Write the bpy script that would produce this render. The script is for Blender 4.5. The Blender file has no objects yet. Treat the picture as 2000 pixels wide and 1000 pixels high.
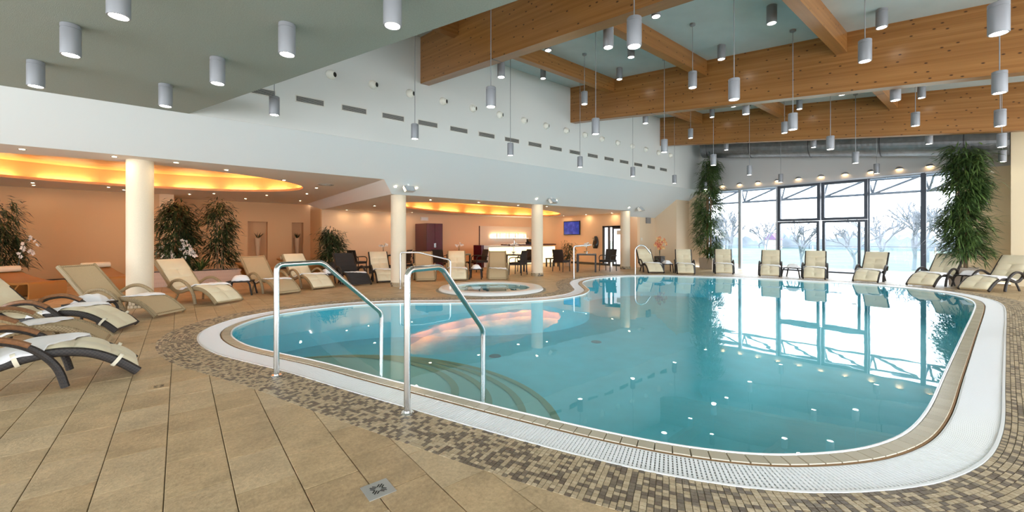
import bpy, bmesh, math, random
from mathutils import Vector, Matrix
random.seed(7)
SC = bpy.context.scene
COL = SC.collection
PI = math.pi

# ------------------------------------------------------------------ camera
CAMC, CAMS = 0.6305, 0.7762           # viewing direction on the floor plan
cam = bpy.data.cameras.new('camera')
cam.sensor_width = 36.0
cam.lens = 14.4
cam.shift_y = -0.0175
cam.clip_start = 0.05
cam.clip_end = 600
camo = bpy.data.objects.new('camera', cam)
COL.objects.link(camo)
camo.location = (0, 0, 1.4)
camo.rotation_euler = (PI / 2, 0, -math.asin(CAMC))
SC.camera = camo

# ------------------------------------------------------------------ world, view
w = bpy.data.worlds.new('overcast_sky')
SC.world = w
w.use_nodes = True
bg = w.node_tree.nodes['Background']
bg.inputs[0].default_value = (0.90, 0.95, 1.0, 1)
bg.inputs[1].default_value = 4.0
SC.view_settings.view_transform = 'Standard'
SC.view_settings.look = 'None'
SC.view_settings.gamma = 1.0
SC.view_settings.use_curve_mapping = False
SC.view_settings.exposure = 0.8
SC.cycles.use_denoising = True
SC.cycles.max_bounces = 10
SC.cycles.diffuse_bounces = 5
SC.cycles.glossy_bounces = 4
SC.cycles.transparent_max_bounces = 16
SC.cycles.sample_clamp_indirect = 6
SC.cycles.caustics_reflective = False
SC.cycles.caustics_refractive = False

# ------------------------------------------------------------------ materials
M = {}


def newmat(name):
    m = bpy.data.materials.new(name)
    m.use_nodes = True
    nt = m.node_tree
    b = nt.nodes['Principled BSDF']
    M[name] = m
    return m, nt, b


def mat(name, col, rough=0.6, metal=0.0, noise=None, bump=None, spec=0.5, aniso=None, coord='Object', sheen=0):
    """plain principled colour; noise=(scale, amount) mottles it, bump=(scale, strength, dist)"""
    m, nt, b = newmat(name)
    b.inputs['Base Color'].default_value = (*col, 1)
    b.inputs['Roughness'].default_value = rough
    b.inputs['Metallic'].default_value = metal
    b.inputs['Specular IOR Level'].default_value = spec
    if sheen:
        b.inputs['Sheen Weight'].default_value = sheen
    tc = nt.nodes.new('ShaderNodeTexCoord')
    src = tc.outputs[coord]
    if aniso:
        mp = nt.nodes.new('ShaderNodeMapping')
        mp.inputs['Scale'].default_value = aniso
        nt.links.new(src, mp.inputs[0])
        src = mp.outputs[0]
    if noise:
        n = nt.nodes.new('ShaderNodeTexNoise')
        n.inputs['Scale'].default_value = noise[0]
        n.inputs['Detail'].default_value = 4
        nt.links.new(src, n.inputs['Vector'])
        r = nt.nodes.new('ShaderNodeValToRGB')
        a = noise[1]
        r.color_ramp.elements[0].position = 0.3
        r.color_ramp.elements[1].position = 0.7
        r.color_ramp.elements[0].color = (*[c * (1 - a) for c in col], 1)
        r.color_ramp.elements[1].color = (*[min(1, c * (1 + a)) for c in col], 1)
        nt.links.new(n.outputs['Fac'], r.inputs[0])
        nt.links.new(r.outputs[0], b.inputs['Base Color'])
    if bump:
        n2 = nt.nodes.new('ShaderNodeTexNoise')
        n2.inputs['Scale'].default_value = bump[0]
        n2.inputs['Detail'].default_value = 3
        nt.links.new(src, n2.inputs['Vector'])
        bp = nt.nodes.new('ShaderNodeBump')
        bp.inputs['Strength'].default_value = bump[1]
        bp.inputs['Distance'].default_value = bump[2] if len(bump) > 2 else 0.01
        nt.links.new(n2.outputs['Fac'], bp.inputs['Height'])
        nt.links.new(bp.outputs[0], b.inputs['Normal'])
    return m


def emit(name, col, strength):
    m, nt, b = newmat(name)
    b.inputs['Base Color'].default_value = (*col, 1)
    b.inputs['Emission Color'].default_value = (*col, 1)
    b.inputs['Emission Strength'].default_value = strength
    return m


def glassy(name, tint, refl_rough=0.0, f0=None):
    """thin clear sheet: fresnel mix of see-through and mirror"""
    m, nt, b = newmat(name)
    nt.nodes.remove(b)
    out = nt.nodes['Material Output']
    tr = nt.nodes.new('ShaderNodeBsdfTransparent')
    tr.inputs[0].default_value = (*tint, 1)
    gl = nt.nodes.new('ShaderNodeBsdfGlossy')
    gl.inputs['Roughness'].default_value = refl_rough
    fr = nt.nodes.new('ShaderNodeFresnel')
    fr.inputs['IOR'].default_value = f0 or 1.33
    mx = nt.nodes.new('ShaderNodeMixShader')
    ge = nt.nodes.new('ShaderNodeNewGeometry')
    fs = nt.nodes.new('ShaderNodeMath'); fs.operation = 'SUBTRACT'; fs.inputs[0].default_value = 1.0   # mirror only on the outer face: no bending, so no total reflection from below
    nt.links.new(ge.outputs['Backfacing'], fs.inputs[1])
    fm = nt.nodes.new('ShaderNodeMath'); fm.operation = 'MULTIPLY'
    nt.links.new(fr.outputs[0], fm.inputs[0])
    nt.links.new(fs.outputs[0], fm.inputs[1])
    nt.links.new(fm.outputs[0], mx.inputs[0])
    nt.links.new(tr.outputs[0], mx.inputs[1])
    nt.links.new(gl.outputs[0], mx.inputs[2])
    nt.links.new(mx.outputs[0], out.inputs[0])
    return m, nt, gl, fr


def random_value(nt):
    """one number per piece, whether the piece is an object or an island of a joined mesh"""
    oi = nt.nodes.new('ShaderNodeObjectInfo')
    ge = nt.nodes.new('ShaderNodeNewGeometry')
    ad = nt.nodes.new('ShaderNodeMath'); ad.operation = 'ADD'
    nt.links.new(oi.outputs['Random'], ad.inputs[0])
    nt.links.new(ge.outputs['Random Per Island'], ad.inputs[1])
    fr = nt.nodes.new('ShaderNodeMath'); fr.operation = 'FRACT'
    nt.links.new(ad.outputs[0], fr.inputs[0])
    return fr.outputs[0]


def ramp(nt, fac, stops, interp='LINEAR'):
    r = nt.nodes.new('ShaderNodeValToRGB')
    r.color_ramp.interpolation = interp
    while len(r.color_ramp.elements) < len(stops):
        r.color_ramp.elements.new(0.5)
    for e, (p, c) in zip(r.color_ramp.elements, stops):
        e.position = p
        e.color = (*c, 1)
    nt.links.new(fac, r.inputs[0])
    return r.outputs[0]


def mixc(nt, fac, a, b, mode='MIX'):
    mx = nt.nodes.new('ShaderNodeMix')
    mx.data_type = 'RGBA'
    mx.blend_type = mode
    if isinstance(fac, float):
        mx.inputs[0].default_value = fac
    else:
        nt.links.new(fac, mx.inputs[0])
    for s, v in ((mx.inputs[6], a), (mx.inputs[7], b)):
        if isinstance(v, tuple):
            s.default_value = (*v, 1)
        else:
            nt.links.new(v, s)
    return mx.outputs[2]


def pos_noise(nt, scale, vec=(1, 1, 1), detail=4, rough=0.55):
    ge = nt.nodes.new('ShaderNodeNewGeometry')
    mp = nt.nodes.new('ShaderNodeMapping')
    mp.inputs['Scale'].default_value = vec
    nt.links.new(ge.outputs['Position'], mp.inputs[0])
    n = nt.nodes.new('ShaderNodeTexNoise')
    n.inputs['Scale'].default_value = scale
    n.inputs['Detail'].default_value = detail
    n.inputs['Roughness'].default_value = rough
    nt.links.new(mp.outputs[0], n.inputs['Vector'])
    return n.outputs['Fac'], mp.outputs[0]


def bump_to(nt, b, h, strength, dist):
    bp = nt.nodes.new('ShaderNodeBump')
    bp.inputs['Strength'].default_value = strength
    bp.inputs['Distance'].default_value = dist
    nt.links.new(h, bp.inputs['Height'])
    nt.links.new(bp.outputs[0], b.inputs['Normal'])


# stone deck tiles
m, nt, b = newmat('stone_tile')
rv = random_value(nt)
base = ramp(nt, rv, [(0, (0.42, 0.30, 0.17)), (0.35, (0.48, 0.355, 0.21)), (0.7, (0.52, 0.40, 0.255)), (1, (0.46, 0.33, 0.185))])
f1, _ = pos_noise(nt, 3.0, (1, 1.4, 1), 6, 0.65)
c1 = mixc(nt, 0.75, base, ramp(nt, f1, [(0.30, (0.52, 0.51, 0.47)), (0.70, (1.0, 0.98, 0.94))]), 'MULTIPLY')
c1 = mixc(nt, 0.6, c1, (1.5, 1.5, 1.5), 'MULTIPLY')
f2, _ = pos_noise(nt, 38.0, (1, 1, 1), 8, 0.75)
c2 = mixc(nt, 0.55, c1, ramp(nt, f2, [(0.3, (0.40, 0.37, 0.33)), (0.7, (1.3, 1.3, 1.28))]), 'MULTIPLY')
nt.links.new(c2, b.inputs['Base Color'])
b.inputs['Roughness'].default_value = 0.46
bump_to(nt, b, f2, 0.55, 0.012)
mat('grout', (0.22, 0.17, 0.10), 0.9)

# mosaic
m, nt, b = newmat('mosaic')
rv = random_value(nt)
base = ramp(nt, rv, [(0, (0.16, 0.12, 0.085)), (0.2, (0.21, 0.165, 0.115)), (0.40, (0.47, 0.365, 0.23)), (0.62, (0.57, 0.455, 0.30)), (0.85, (0.49, 0.385, 0.245))], 'CONSTANT')
f2, _ = pos_noise(nt, 60.0, (1, 1, 1), 6, 0.7)
c2 = mixc(nt, 0.6, base, ramp(nt, f2, [(0.3, (0.55, 0.55, 0.55)), (0.7, (1.15, 1.15, 1.15))]), 'MULTIPLY')
nt.links.new(c2, b.inputs['Base Color'])
b.inputs['Roughness'].default_value = 0.45
bump_to(nt, b, f2, 0.5, 0.008)
mat('mosaic_grout', (0.30, 0.26, 0.20), 0.9)
mat('grate_white', (0.88, 0.90, 0.92), 0.35)
mat('gutter_grey', (0.36, 0.37, 0.38), 0.6)
mat('rim_white', (0.85, 0.87, 0.88), 0.25)
m, nt, b = newmat('coping_tile')
rv = random_value(nt)
nt.links.new(ramp(nt, rv, [(0, (0.46, 0.41, 0.31)), (1, (0.53, 0.47, 0.36))]), b.inputs['Base Color'])
b.inputs['Roughness'].default_value = 0.25
mat('joint_gap_brown', (0.25, 0.14, 0.06), 0.7)
mat('pool_tile', (0.13, 0.55, 0.67), 0.4, noise=(3, 0.06))
mat('pool_step', (0.26, 0.50, 0.48), 0.4)
mat('step_edge', (0.22, 0.29, 0.19), 0.5)
m, nt, gl, fr = glassy('water', (0.72, 0.97, 0.98), 0.0, 1.9)
fx, _ = pos_noise(nt, 1.6, (1, 1, 1), 2, 0.5)
bp = nt.nodes.new('ShaderNodeBump')
bp.inputs['Strength'].default_value = 0.03
bp.inputs['Distance'].default_value = 0.05
nt.links.new(fx, bp.inputs['Height'])
nt.links.new(bp.outputs[0], gl.inputs['Normal'])
glassy('window_glass', (0.97, 0.985, 1.0), 0.0, 1.25)
glassy('rail_glass', (0.90, 0.97, 0.97), 0.0, 1.3)

# glued timber
def glulam(name, along_x):
    m, nt, b = newmat(name)
    ge = nt.nodes.new('ShaderNodeNewGeometry')
    tc = nt.nodes.new('ShaderNodeTexCoord')
    sep = nt.nodes.new('ShaderNodeSeparateXYZ')
    nt.links.new(tc.outputs['Object'], sep.inputs[0])
    lam = nt.nodes.new('ShaderNodeMath'); lam.operation = 'MULTIPLY'
    lam.inputs[1].default_value = 22.0
    slp = nt.nodes.new('ShaderNodeMath'); slp.operation = 'MULTIPLY_ADD'     # lamellas run along the sloping beam
    nt.links.new(sep.outputs['Y'], slp.inputs[0])
    slp.inputs[1].default_value = 0.0 if along_x else -0.136
    nt.links.new(sep.outputs['Z'], slp.inputs[2])
    zz = slp.outputs[0]
    nt.links.new(zz, lam.inputs[0])
    cmb = nt.nodes.new('ShaderNodeCombineXYZ')
    nt.links.new(sep.outputs['X'], cmb.inputs[0]); nt.links.new(sep.outputs['Y'], cmb.inputs[1]); nt.links.new(zz, cmb.inputs[2])
    flo = nt.nodes.new('ShaderNodeMath'); flo.operation = 'FLOOR'
    nt.links.new(lam.outputs[0], flo.inputs[0])
    wn = nt.nodes.new('ShaderNodeTexWhiteNoise'); wn.noise_dimensions = '1D'
    nt.links.new(flo.outputs[0], wn.inputs['W'])
    base = ramp(nt, wn.outputs['Value'], [(0, (0.30, 0.130, 0.034)), (0.5, (0.345, 0.155, 0.045)), (1, (0.39, 0.185, 0.057))])
    mp = nt.nodes.new('ShaderNodeMapping'); mp.inputs['Scale'].default_value = (0.7, 9, 30) if along_x else (9, 0.7, 30)
    nt.links.new(cmb.outputs[0], mp.inputs[0])
    n = nt.nodes.new('ShaderNodeTexNoise'); n.inputs['Scale'].default_value = 1.6; n.inputs['Detail'].default_value = 5
    nt.links.new(mp.outputs[0], n.inputs['Vector'])
    c = mixc(nt, 0.55, base, ramp(nt, n.outputs['Fac'], [(0.3, (0.72, 0.68, 0.64)), (0.7, (1.12, 1.12, 1.12))]), 'MULTIPLY')
    kv = nt.nodes.new('ShaderNodeCombineXYZ')
    mu = nt.nodes.new('ShaderNodeMath'); mu.operation = 'MULTIPLY'; mu.inputs[1].default_value = 2.6
    nt.links.new(sep.outputs['X' if along_x else 'Y'], mu.inputs[0]); nt.links.new(mu.outputs[0], kv.inputs[0])
    mv = nt.nodes.new('ShaderNodeMath'); mv.operation = 'MULTIPLY'; mv.inputs[1].default_value = 4.6
    nt.links.new(zz, mv.inputs[0]); nt.links.new(mv.outputs[0], kv.inputs[1])
    vo = nt.nodes.new('ShaderNodeTexVoronoi'); vo.voronoi_dimensions = '2D'; vo.inputs['Scale'].default_value = 1.0
    nt.links.new(kv.outputs[0], vo.inputs['Vector'])
    kn = ramp(nt, vo.outputs['Distance'], [(0.035, (1, 1, 1)), (0.075, (0, 0, 0))])
    c = mixc(nt, kn, c, (0.06, 0.022, 0.008))
    nt.links.new(c, b.inputs['Base Color'])
    b.inputs['Roughness'].default_value = 0.30


glulam('glulam', False)
glulam('glulam_x', True)
mat('white_wall', (0.66, 0.67, 0.645), 0.75, bump=(90, 0.08))
mat('soffit_white', (0.70, 0.755, 0.77), 0.7)
mat('slab_green', (0.30, 0.335, 0.295), 0.9, noise=(60, 0.06), bump=(140, 0.5, 0.006))
mat('roof_grey', (0.52, 0.575, 0.57), 0.8, noise=(2.0, 0.05))
mat('ceiling_white', (0.80, 0.75, 0.70), 0.75)
mat('peach_wall', (0.80, 0.55, 0.34), 0.75, bump=(120, 0.1))
mat('orange_wall', (0.68, 0.41, 0.21), 0.75, bump=(120, 0.1))
mat('tan_wall', (0.70, 0.55, 0.38), 0.75)
mat('cream_wall', (0.76, 0.64, 0.44), 0.75)
mat('bar_panel', (0.72, 0.60, 0.46), 0.3)
mat('column_plaster', (0.78, 0.67, 0.51), 0.8, noise=(120, 0.06), bump=(160, 0.25, 0.004))
mat('baseboard_dark', (0.05, 0.035, 0.025), 0.5)
mat('end_wall_grey', (0.55, 0.54, 0.53), 0.75)
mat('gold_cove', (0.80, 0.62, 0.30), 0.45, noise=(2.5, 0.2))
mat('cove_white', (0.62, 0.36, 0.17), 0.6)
emit('cove_tube', (1.0, 0.60, 0.26), 36)
emit('lamp_light', (1.0, 0.93, 0.80), 22)
emit('spot_light', (1.0, 0.78, 0.50), 190)
emit('sconce_light', (1.0, 0.62, 0.28), 45)
emit('bar_light', (1.0, 0.80, 0.42), 1.35)
emit('shelf_light', (1.0, 0.84, 0.55), 9)
mat('lamp_grey', (0.24, 0.25, 0.27), 0.4, 0.1)
mat('cord_grey', (0.25, 0.26, 0.27), 0.5)
mat('steel', (0.72, 0.73, 0.74), 0.16, 1.0)
mat('galvanised', (0.20, 0.205, 0.21), 0.42, 0.7, noise=(6, 0.12))
mat('band_dark', (0.05, 0.05, 0.055), 0.5)
mat('frame_dark', (0.045, 0.055, 0.075), 0.4, 0.3)
mat('frame_silver', (0.45, 0.48, 0.52), 0.35, 0.6)
mat('truss_grey', (0.16, 0.20, 0.25), 0.45, 0.2)
mat('nozzle_white', (0.78, 0.76, 0.68), 0.4)
mat('nozzle_black', (0.01, 0.01, 0.01), 0.5)
mat('vent_frame', (0.66, 0.64, 0.58), 0.45)
mat('vent_slat', (0.34, 0.34, 0.32), 0.4, 0.4)
mat('vent_dark', (0.02, 0.02, 0.02), 0.9)
mat('speaker_white', (0.70, 0.70, 0.68), 0.45)
mat('speaker_mesh', (0.42, 0.45, 0.47), 0.6)


def woven(name, col, dark, scale=110):
    m, nt, b = newmat(name)
    tc = nt.nodes.new('ShaderNodeTexCoord')
    ck = nt.nodes.new('ShaderNodeTexChecker')
    ck.inputs['Scale'].default_value = scale
    ck.inputs['Color1'].default_value = (*col, 1)
    ck.inputs['Color2'].default_value = (*dark, 1)
    nt.links.new(tc.outputs['Object'], ck.inputs['Vector'])
    nt.links.new(ck.outputs['Color'], b.inputs['Base Color'])
    b.inputs['Roughness'].default_value = 0.55
    bump_to(nt, b, ck.outputs['Fac'], 0.5, 0.004)
    return m


woven('wicker_dark', (0.030, 0.022, 0.018), (0.012, 0.009, 0.008), 60)
woven('wicker_beige', (0.36, 0.27, 0.15), (0.24, 0.17, 0.09), 60)
mat('sling_beige', (0.46, 0.36, 0.22), 0.7, noise=(150, 0.1))
mat('sling_dark', (0.045, 0.033, 0.028), 0.6)
mat('cushion_cream', (0.74, 0.66, 0.47), 0.85, noise=(3, 0.05), sheen=0.2)
mat('towel_white', (0.86, 0.85, 0.86), 0.95, bump=(250, 0.5, 0.004), sheen=0.3)
mat('wood_arm', (0.22, 0.09, 0.03), 0.4, aniso=(1, 1, 1), noise=(30, 0.25))
mat('strap_cream', (0.72, 0.66, 0.52), 0.8)
mat('orange_leather', (0.38, 0.17, 0.045), 0.45)
mat('pillow_cream', (0.78, 0.68, 0.50), 0.8)
mat('chair_dark', (0.020, 0.015, 0.013), 0.5)
mat('table_top', (0.30, 0.30, 0.30), 0.25)
mat('burgundy', (0.085, 0.010, 0.020), 0.18)
mat('counter_dark', (0.07, 0.02, 0.02), 0.2)
mat('counter_pale', (0.60, 0.58, 0.55), 0.3)
mat('black_plastic', (0.012, 0.012, 0.014), 0.3)
m, nt, b = newmat('tv_screen')
b.inputs['Roughness'].default_value = 0.15
fx, _ = pos_noise(nt, 5.0, (1, 1, 1), 3)
cc = ramp(nt, fx, [(0.25, (0.006, 0.02, 0.12)), (0.5, (0.012, 0.03, 0.2)), (0.75, (0.06, 0.07, 0.3))])
nt.links.new(cc, b.inputs['Emission Color'])
b.inputs['Base Color'].default_value = (0.01, 0.01, 0.02, 1)
b.inputs['Emission Strength'].default_value = 0.9
emit('frosted_glow', (0.86, 0.92, 1.0), 0.55)  # daylight behind the door panes put in as emission; shelf board shares it
mat('vase_tan', (0.62, 0.42, 0.26), 0.5)
mat('pot_stone', (0.48, 0.41, 0.33), 0.6)
mat('pot_dark', (0.06, 0.045, 0.04), 0.5)
mat('soil', (0.05, 0.03, 0.02), 0.95)
mat('bamboo_cane', (0.22, 0.13, 0.06), 0.5, noise=(30, 0.3))


def leafmat(name, c0, c1):
    m, nt, b = newmat(name)
    rv = random_value(nt)
    nt.links.new(ramp(nt, rv, [(0, c0), (1, c1)]), b.inputs['Base Color'])
    b.inputs['Roughness'].default_value = 0.45
    return m


leafmat('leaf_green', (0.016, 0.042, 0.012), (0.11, 0.185, 0.045))
leafmat('leaf_dark', (0.008, 0.020, 0.008), (0.035, 0.065, 0.02))
leafmat('petal_white', (0.75, 0.66, 0.58), (0.85, 0.80, 0.74))
leafmat('petal_mixed', (0.50, 0.05, 0.03), (0.80, 0.55, 0.20))
mat('strip_pink', (0.50, 0.36, 0.28), 0.6, noise=(12, 0.12))
mat('white_ceramic', (0.80, 0.80, 0.78), 0.2)
mat('spa_white', (0.80, 0.80, 0.78), 0.3)
mat('spa_blue', (0.012, 0.13, 0.16), 0.4)
mat('drain_steel', (0.50, 0.50, 0.48), 0.35, 0.7)
mat('terrace', (0.62, 0.62, 0.62), 0.8)
mat('lawn', (0.12, 0.15, 0.115), 0.9, noise=(0.4, 0.2))
mat('bark_hazed', (0.19, 0.21, 0.24), 0.9)  # pale bluish grey: the haze of distance is put into the tree colour
mat('far_wood_hazed', (0.20, 0.235, 0.28), 0.9, noise=(0.2, 0.3))  # horizon haze mixed into the base colour of the groves
mat('house_wall', (0.6, 0.58, 0.55), 0.8)
mat('house_roof', (0.16, 0.10, 0.20), 0.8)
mat('sign_white', (0.75, 0.70, 0.62), 0.4)
mat('sign_green', (0.10, 0.35, 0.18), 0.4)


# ------------------------------------------------------------------ mesh helpers
class MB:
    def __init__(self):
        self.v, self.f = [], []

    def poly(self, pts):
        n = len(self.v)
        self.v += [tuple(p) for p in pts]
        self.f.append(tuple(range(n, n + len(pts))))
        return self

    def box(self, a, b):
        x0, y0, z0 = a
        x1, y1, z1 = b
        n = len(self.v)
        self.v += [(x0, y0, z0), (x1, y0, z0), (x1, y1, z0), (x0, y1, z0), (x0, y0, z1), (x1, y0, z1), (x1, y1, z1), (x0, y1, z1)]
        for q in ((3, 2, 1, 0), (4, 5, 6, 7), (0, 1, 5, 4), (1, 2, 6, 5), (2, 3, 7, 6), (3, 0, 4, 7)):
            self.f.append(tuple(n + k for k in q))
        return self

    def cbox(self, c, s):
        return self.box([c[i] - s[i] / 2 for i in range(3)], [c[i] + s[i] / 2 for i in range(3)])

    def grid(self, rows, closed_v=False, closed_u=False):
        """rows: list of lists of points"""
        n = len(self.v)
        nu, nv = len(rows), len(rows[0])
        for r in rows:
            self.v += [tuple(p) for p in r]
        for i in range(nu if closed_u else nu - 1):
            for j in range(nv if closed_v else nv - 1):
                i2, j2 = (i + 1) % nu, (j + 1) % nv
                self.f.append((n + i * nv + j, n + i * nv + j2, n + i2 * nv + j2, n + i2 * nv + j))
        return self

    def tube(self, path, r, seg=8, cap=True, rr=None, closed=False):
        path = [Vector(p) for p in path]
        N = len(path)
        rows = []
        up = Vector((0, 0, 1))
        prev = None
        for i, p in enumerate(path):
            if closed:
                t = path[(i + 1) % N] - path[i - 1]
            else:
                t = path[min(i + 1, N - 1)] - path[max(i - 1, 0)]
            t.normalize()
            if prev is None:
                a = up if abs(t.z) < 0.9 else Vector((1, 0, 0))
                x = t.cross(a).normalized()
            else:
                x = (prev - t * prev.dot(t)).normalized()
            prev = x
            y = t.cross(x)
            R = (rr[i] if rr else 1.0) * r
            rows.append([p + x * (math.cos(2 * PI * k / seg) * R) + y * (math.sin(2 * PI * k / seg) * R) for k in range(seg)])
        n = len(self.v)
        self.grid(rows, closed_v=True, closed_u=closed)
        if cap and not closed:
            self.f.append(tuple(n + k for k in range(seg))[::-1])
            self.f.append(tuple(n + (N - 1) * seg + k for k in range(seg)))
        return self

    def lathe(self, prof, seg=24, c=(0, 0, 0), cap0=False, cap1=False):
        rows = [[(c[0] + r * math.cos(2 * PI * k / seg), c[1] + r * math.sin(2 * PI * k / seg), c[2] + z) for k in range(seg)] for r, z in prof]
        n = len(self.v)
        self.grid(rows, closed_v=True)
        if cap0:
            self.f.append(tuple(n + k for k in range(seg)))
        if cap1:
            self.f.append(tuple(n + (len(prof) - 1) * seg + k for k in range(seg)))
        return self

    def prism(self, pts2, z0, z1):
        n = len(self.v)
        k = len(pts2)
        self.v += [(p[0], p[1], z0) for p in pts2] + [(p[0], p[1], z1) for p in pts2]
        self.f.append(tuple(n + i for i in range(k))[::-1])
        self.f.append(tuple(n + k + i for i in range(k)))
        for i in range(k):
            j = (i + 1) % k
            self.f.append((n + i, n + j, n + k + j, n + k + i))
        return self

    def obox(self, c, ang, s):
        """box with its TOP at c.z, turned by ang about z; s = full sizes"""
        ca, sa = math.cos(ang), math.sin(ang)
        n = len(self.v)
        for z in (-s[2], 0):
            for dx, dy in ((-.5, -.5), (.5, -.5), (.5, .5), (-.5, .5)):
                x, y = dx * s[0], dy * s[1]
                self.v.append((c[0] + ca * x - sa * y, c[1] + sa * x + ca * y, c[2] + z))
        for q in ((4, 5, 6, 7), (0, 1, 5, 4), (1, 2, 6, 5), (2, 3, 7, 6), (3, 0, 4, 7)):
            self.f.append(tuple(n + k for k in q))
        return self

    def sheet(self, rows, th, nrm=None):
        """closed slab: rows of points plus a copy pushed down by th along per-row normals"""
        nu, nv = len(rows), len(rows[0])
        n = len(self.v)
        low = []
        for i, r in enumerate(rows):
            d = Vector(nrm[i]) if nrm else Vector((0, 0, 1))
            low.append([Vector(p) - d * th for p in r])
        for r in rows:
            self.v += [tuple(p) for p in r]
        for r in low:
            self.v += [tuple(p) for p in r]
        o = nu * nv
        for i in range(nu - 1):
            for j in range(nv - 1):
                a, b_, c_, d_ = n + i * nv + j, n + i * nv + j + 1, n + (i + 1) * nv + j + 1, n + (i + 1) * nv + j
                self.f.append((a, b_, c_, d_))
                self.f.append((a + o, d_ + o, c_ + o, b_ + o))
        for j in range(nv - 1):
            a, b_ = n + j, n + j + 1
            self.f.append((a, a + o, b_ + o, b_))
            a, b_ = n + (nu - 1) * nv + j, n + (nu - 1) * nv + j + 1
            self.f.append((a, b_, b_ + o, a + o))
        for i in range(nu - 1):
            a, b_ = n + i * nv, n + (i + 1) * nv
            self.f.append((a, b_, b_ + o, a + o))
            a, b_ = n + i * nv + nv - 1, n + (i + 1) * nv + nv - 1
            self.f.append((a, a + o, b_ + o, b_))
        return self

    def mesh(self, name, m, smooth=False):
        me = bpy.data.meshes.new(name)
        me.from_pydata(self.v, [], self.f)
        bm = bmesh.new()
        bm.from_mesh(me)
        bmesh.ops.recalc_face_normals(bm, faces=bm.faces)
        bm.to_mesh(me)
        bm.free()
        me.materials.append(M[m])
        if smooth:
            for p in me.polygons:
                p.use_smooth = True
            try:
                me.set_sharp_from_angle(angle=math.radians(40))
            except Exception:
                pass
        return me

    def build(self, name, m, parent=None, smooth=False, raw=False):
        if raw:
            me = bpy.data.meshes.new(name)
            me.from_pydata(self.v, [], self.f)
            me.materials.append(M[m])
        else:
            me = self.mesh(name, m, smooth)
        return link(name, me, parent)


def link(name, data, parent=None):
    o = bpy.data.objects.new(name, data)
    COL.objects.link(o)
    if parent is not None:
        o.parent = parent
    return o


def tag(o, label, cat, group=None, kind=None):
    o['label'] = label
    o['category'] = cat
    if group:
        o['group'] = group
    if kind:
        o['kind'] = kind
    return o


def struct(o, label=None):
    o['kind'] = 'structure'
    if label:
        o['label'] = label
    return o


def thing(name, label, cat, loc=(0, 0, 0), rz=0.0, group=None):
    o = bpy.data.objects.new(name, None)
    o.empty_display_size = 0.1
    COL.objects.link(o)
    o.location = loc
    o.rotation_euler = (0, 0, rz)
    return tag(o, label, cat, group)


KIDS = {}


def copy_tree(root, loc, rz=0.0, label=None, group=None):
    r = root.copy()
    COL.objects.link(r)
    r.location = loc
    r.rotation_euler = (0, 0, rz)
    if label:
        r['label'] = label
    if group:
        r['group'] = group
    for ch in root.children:
        c_ = ch.copy()
        COL.objects.link(c_)
        c_.parent = r
        for g in ch.children:
            d_ = g.copy()
            COL.objects.link(d_)
            d_.parent = c_
    return r


ORD = 'first second third fourth fifth sixth seventh eighth ninth tenth eleventh twelfth thirteenth fourteenth fifteenth sixteenth seventeenth eighteenth nineteenth twentieth'.split()


def depth(x, y):
    return CAMC * x + CAMS * y


def in_view(x, y, z=0.0, margin=1.04):
    d = depth(x, y)
    if d < 0.4:
        return False
    l = (CAMS * x - CAMC * y) / d * 800
    v = (z - 1.4) / d * 800
    return abs(l) < 1000 * margin and -535 * margin < v < 465 * margin


def catmull(pts, per=12, closed=True):
    out = []
    n = len(pts)
    rng = range(n if closed else n - 1)
    for i in rng:
        p0 = pts[(i - 1) % n] if closed or i > 0 else pts[0]
        p1, p2 = pts[i], pts[(i + 1) % n]
        p3 = pts[(i + 2) % n] if closed or i + 2 < n else pts[-1]
        for k in range(per):
            t = k / per
            out.append(tuple(0.5 * ((2 * p1[a]) + (-p0[a] + p2[a]) * t + (2 * p0[a] - 5 * p1[a] + 4 * p2[a] - p3[a]) * t * t + (-p0[a] + 3 * p1[a] - 3 * p2[a] + p3[a]) * t ** 3) for a in range(len(p1))))
    if not closed:
        out.append(tuple(pts[-1]))
    return out


def resample(pts, n, closed=True):
    P = [Vector(p) for p in pts]
    if closed:
        P.append(P[0])
    L = [0.0]
    for a, b_ in zip(P, P[1:]):
        L.append(L[-1] + (b_ - a).length)
    tot = L[-1]
    out = []
    j = 0
    for i in range(n):
        s = tot * i / (n if closed else n - 1)
        while j < len(L) - 2 and L[j + 1] < s:
            j += 1
        t = (s - L[j]) / max(1e-9, L[j + 1] - L[j])
        out.append(P[j].lerp(P[j + 1], min(1, t)))
    return out, tot


# ------------------------------------------------------------------ pool outline
WATER = [(0.60, 7.32), (0.60, 6.9), (0.67, 6.44), (0.77, 6.1), (1.02, 5.49), (1.26, 4.92), (1.58, 4.0), (1.86, 3.24), (2.1, 2.59), (2.32, 2.04),
         (2.5, 1.65), (2.66, 1.37), (2.84, 1.13), (2.98, 0.99), (3.23, 0.81), (3.5, 0.66), (3.8, 0.56), (4.1, 0.50), (4.5, 0.47), (5.0, 0.46), (5.9, 0.47),
         (7.1, 0.48), (8.3, 0.49), (9.5, 0.50), (11.0, 0.51), (12.5, 0.53), (13.3, 0.57), (14.0, 0.68), (14.8, 0.98), (15.4, 1.42), (15.85, 2.2), (15.95, 3.1),
         (15.7, 4.3), (15.4, 5.3), (14.75, 6.7), (14.05, 7.85), (13.2, 8.7), (12.2, 9.13), (11.17, 9.15), (10.3, 8.88), (9.65, 8.42), (9.1, 7.82), (8.55, 7.22),
         (7.85, 6.80), (7.15, 6.64), (6.5, 6.68), (5.65, 6.98), (4.55, 7.68), (3.5, 8.42), (2.7, 8.70), (1.95, 8.68), (1.3, 8.47), (0.98, 8.2), (0.70, 7.75)]
NP = 2000
curve, PERIM = resample(catmull(WATER, 10), NP)
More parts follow.
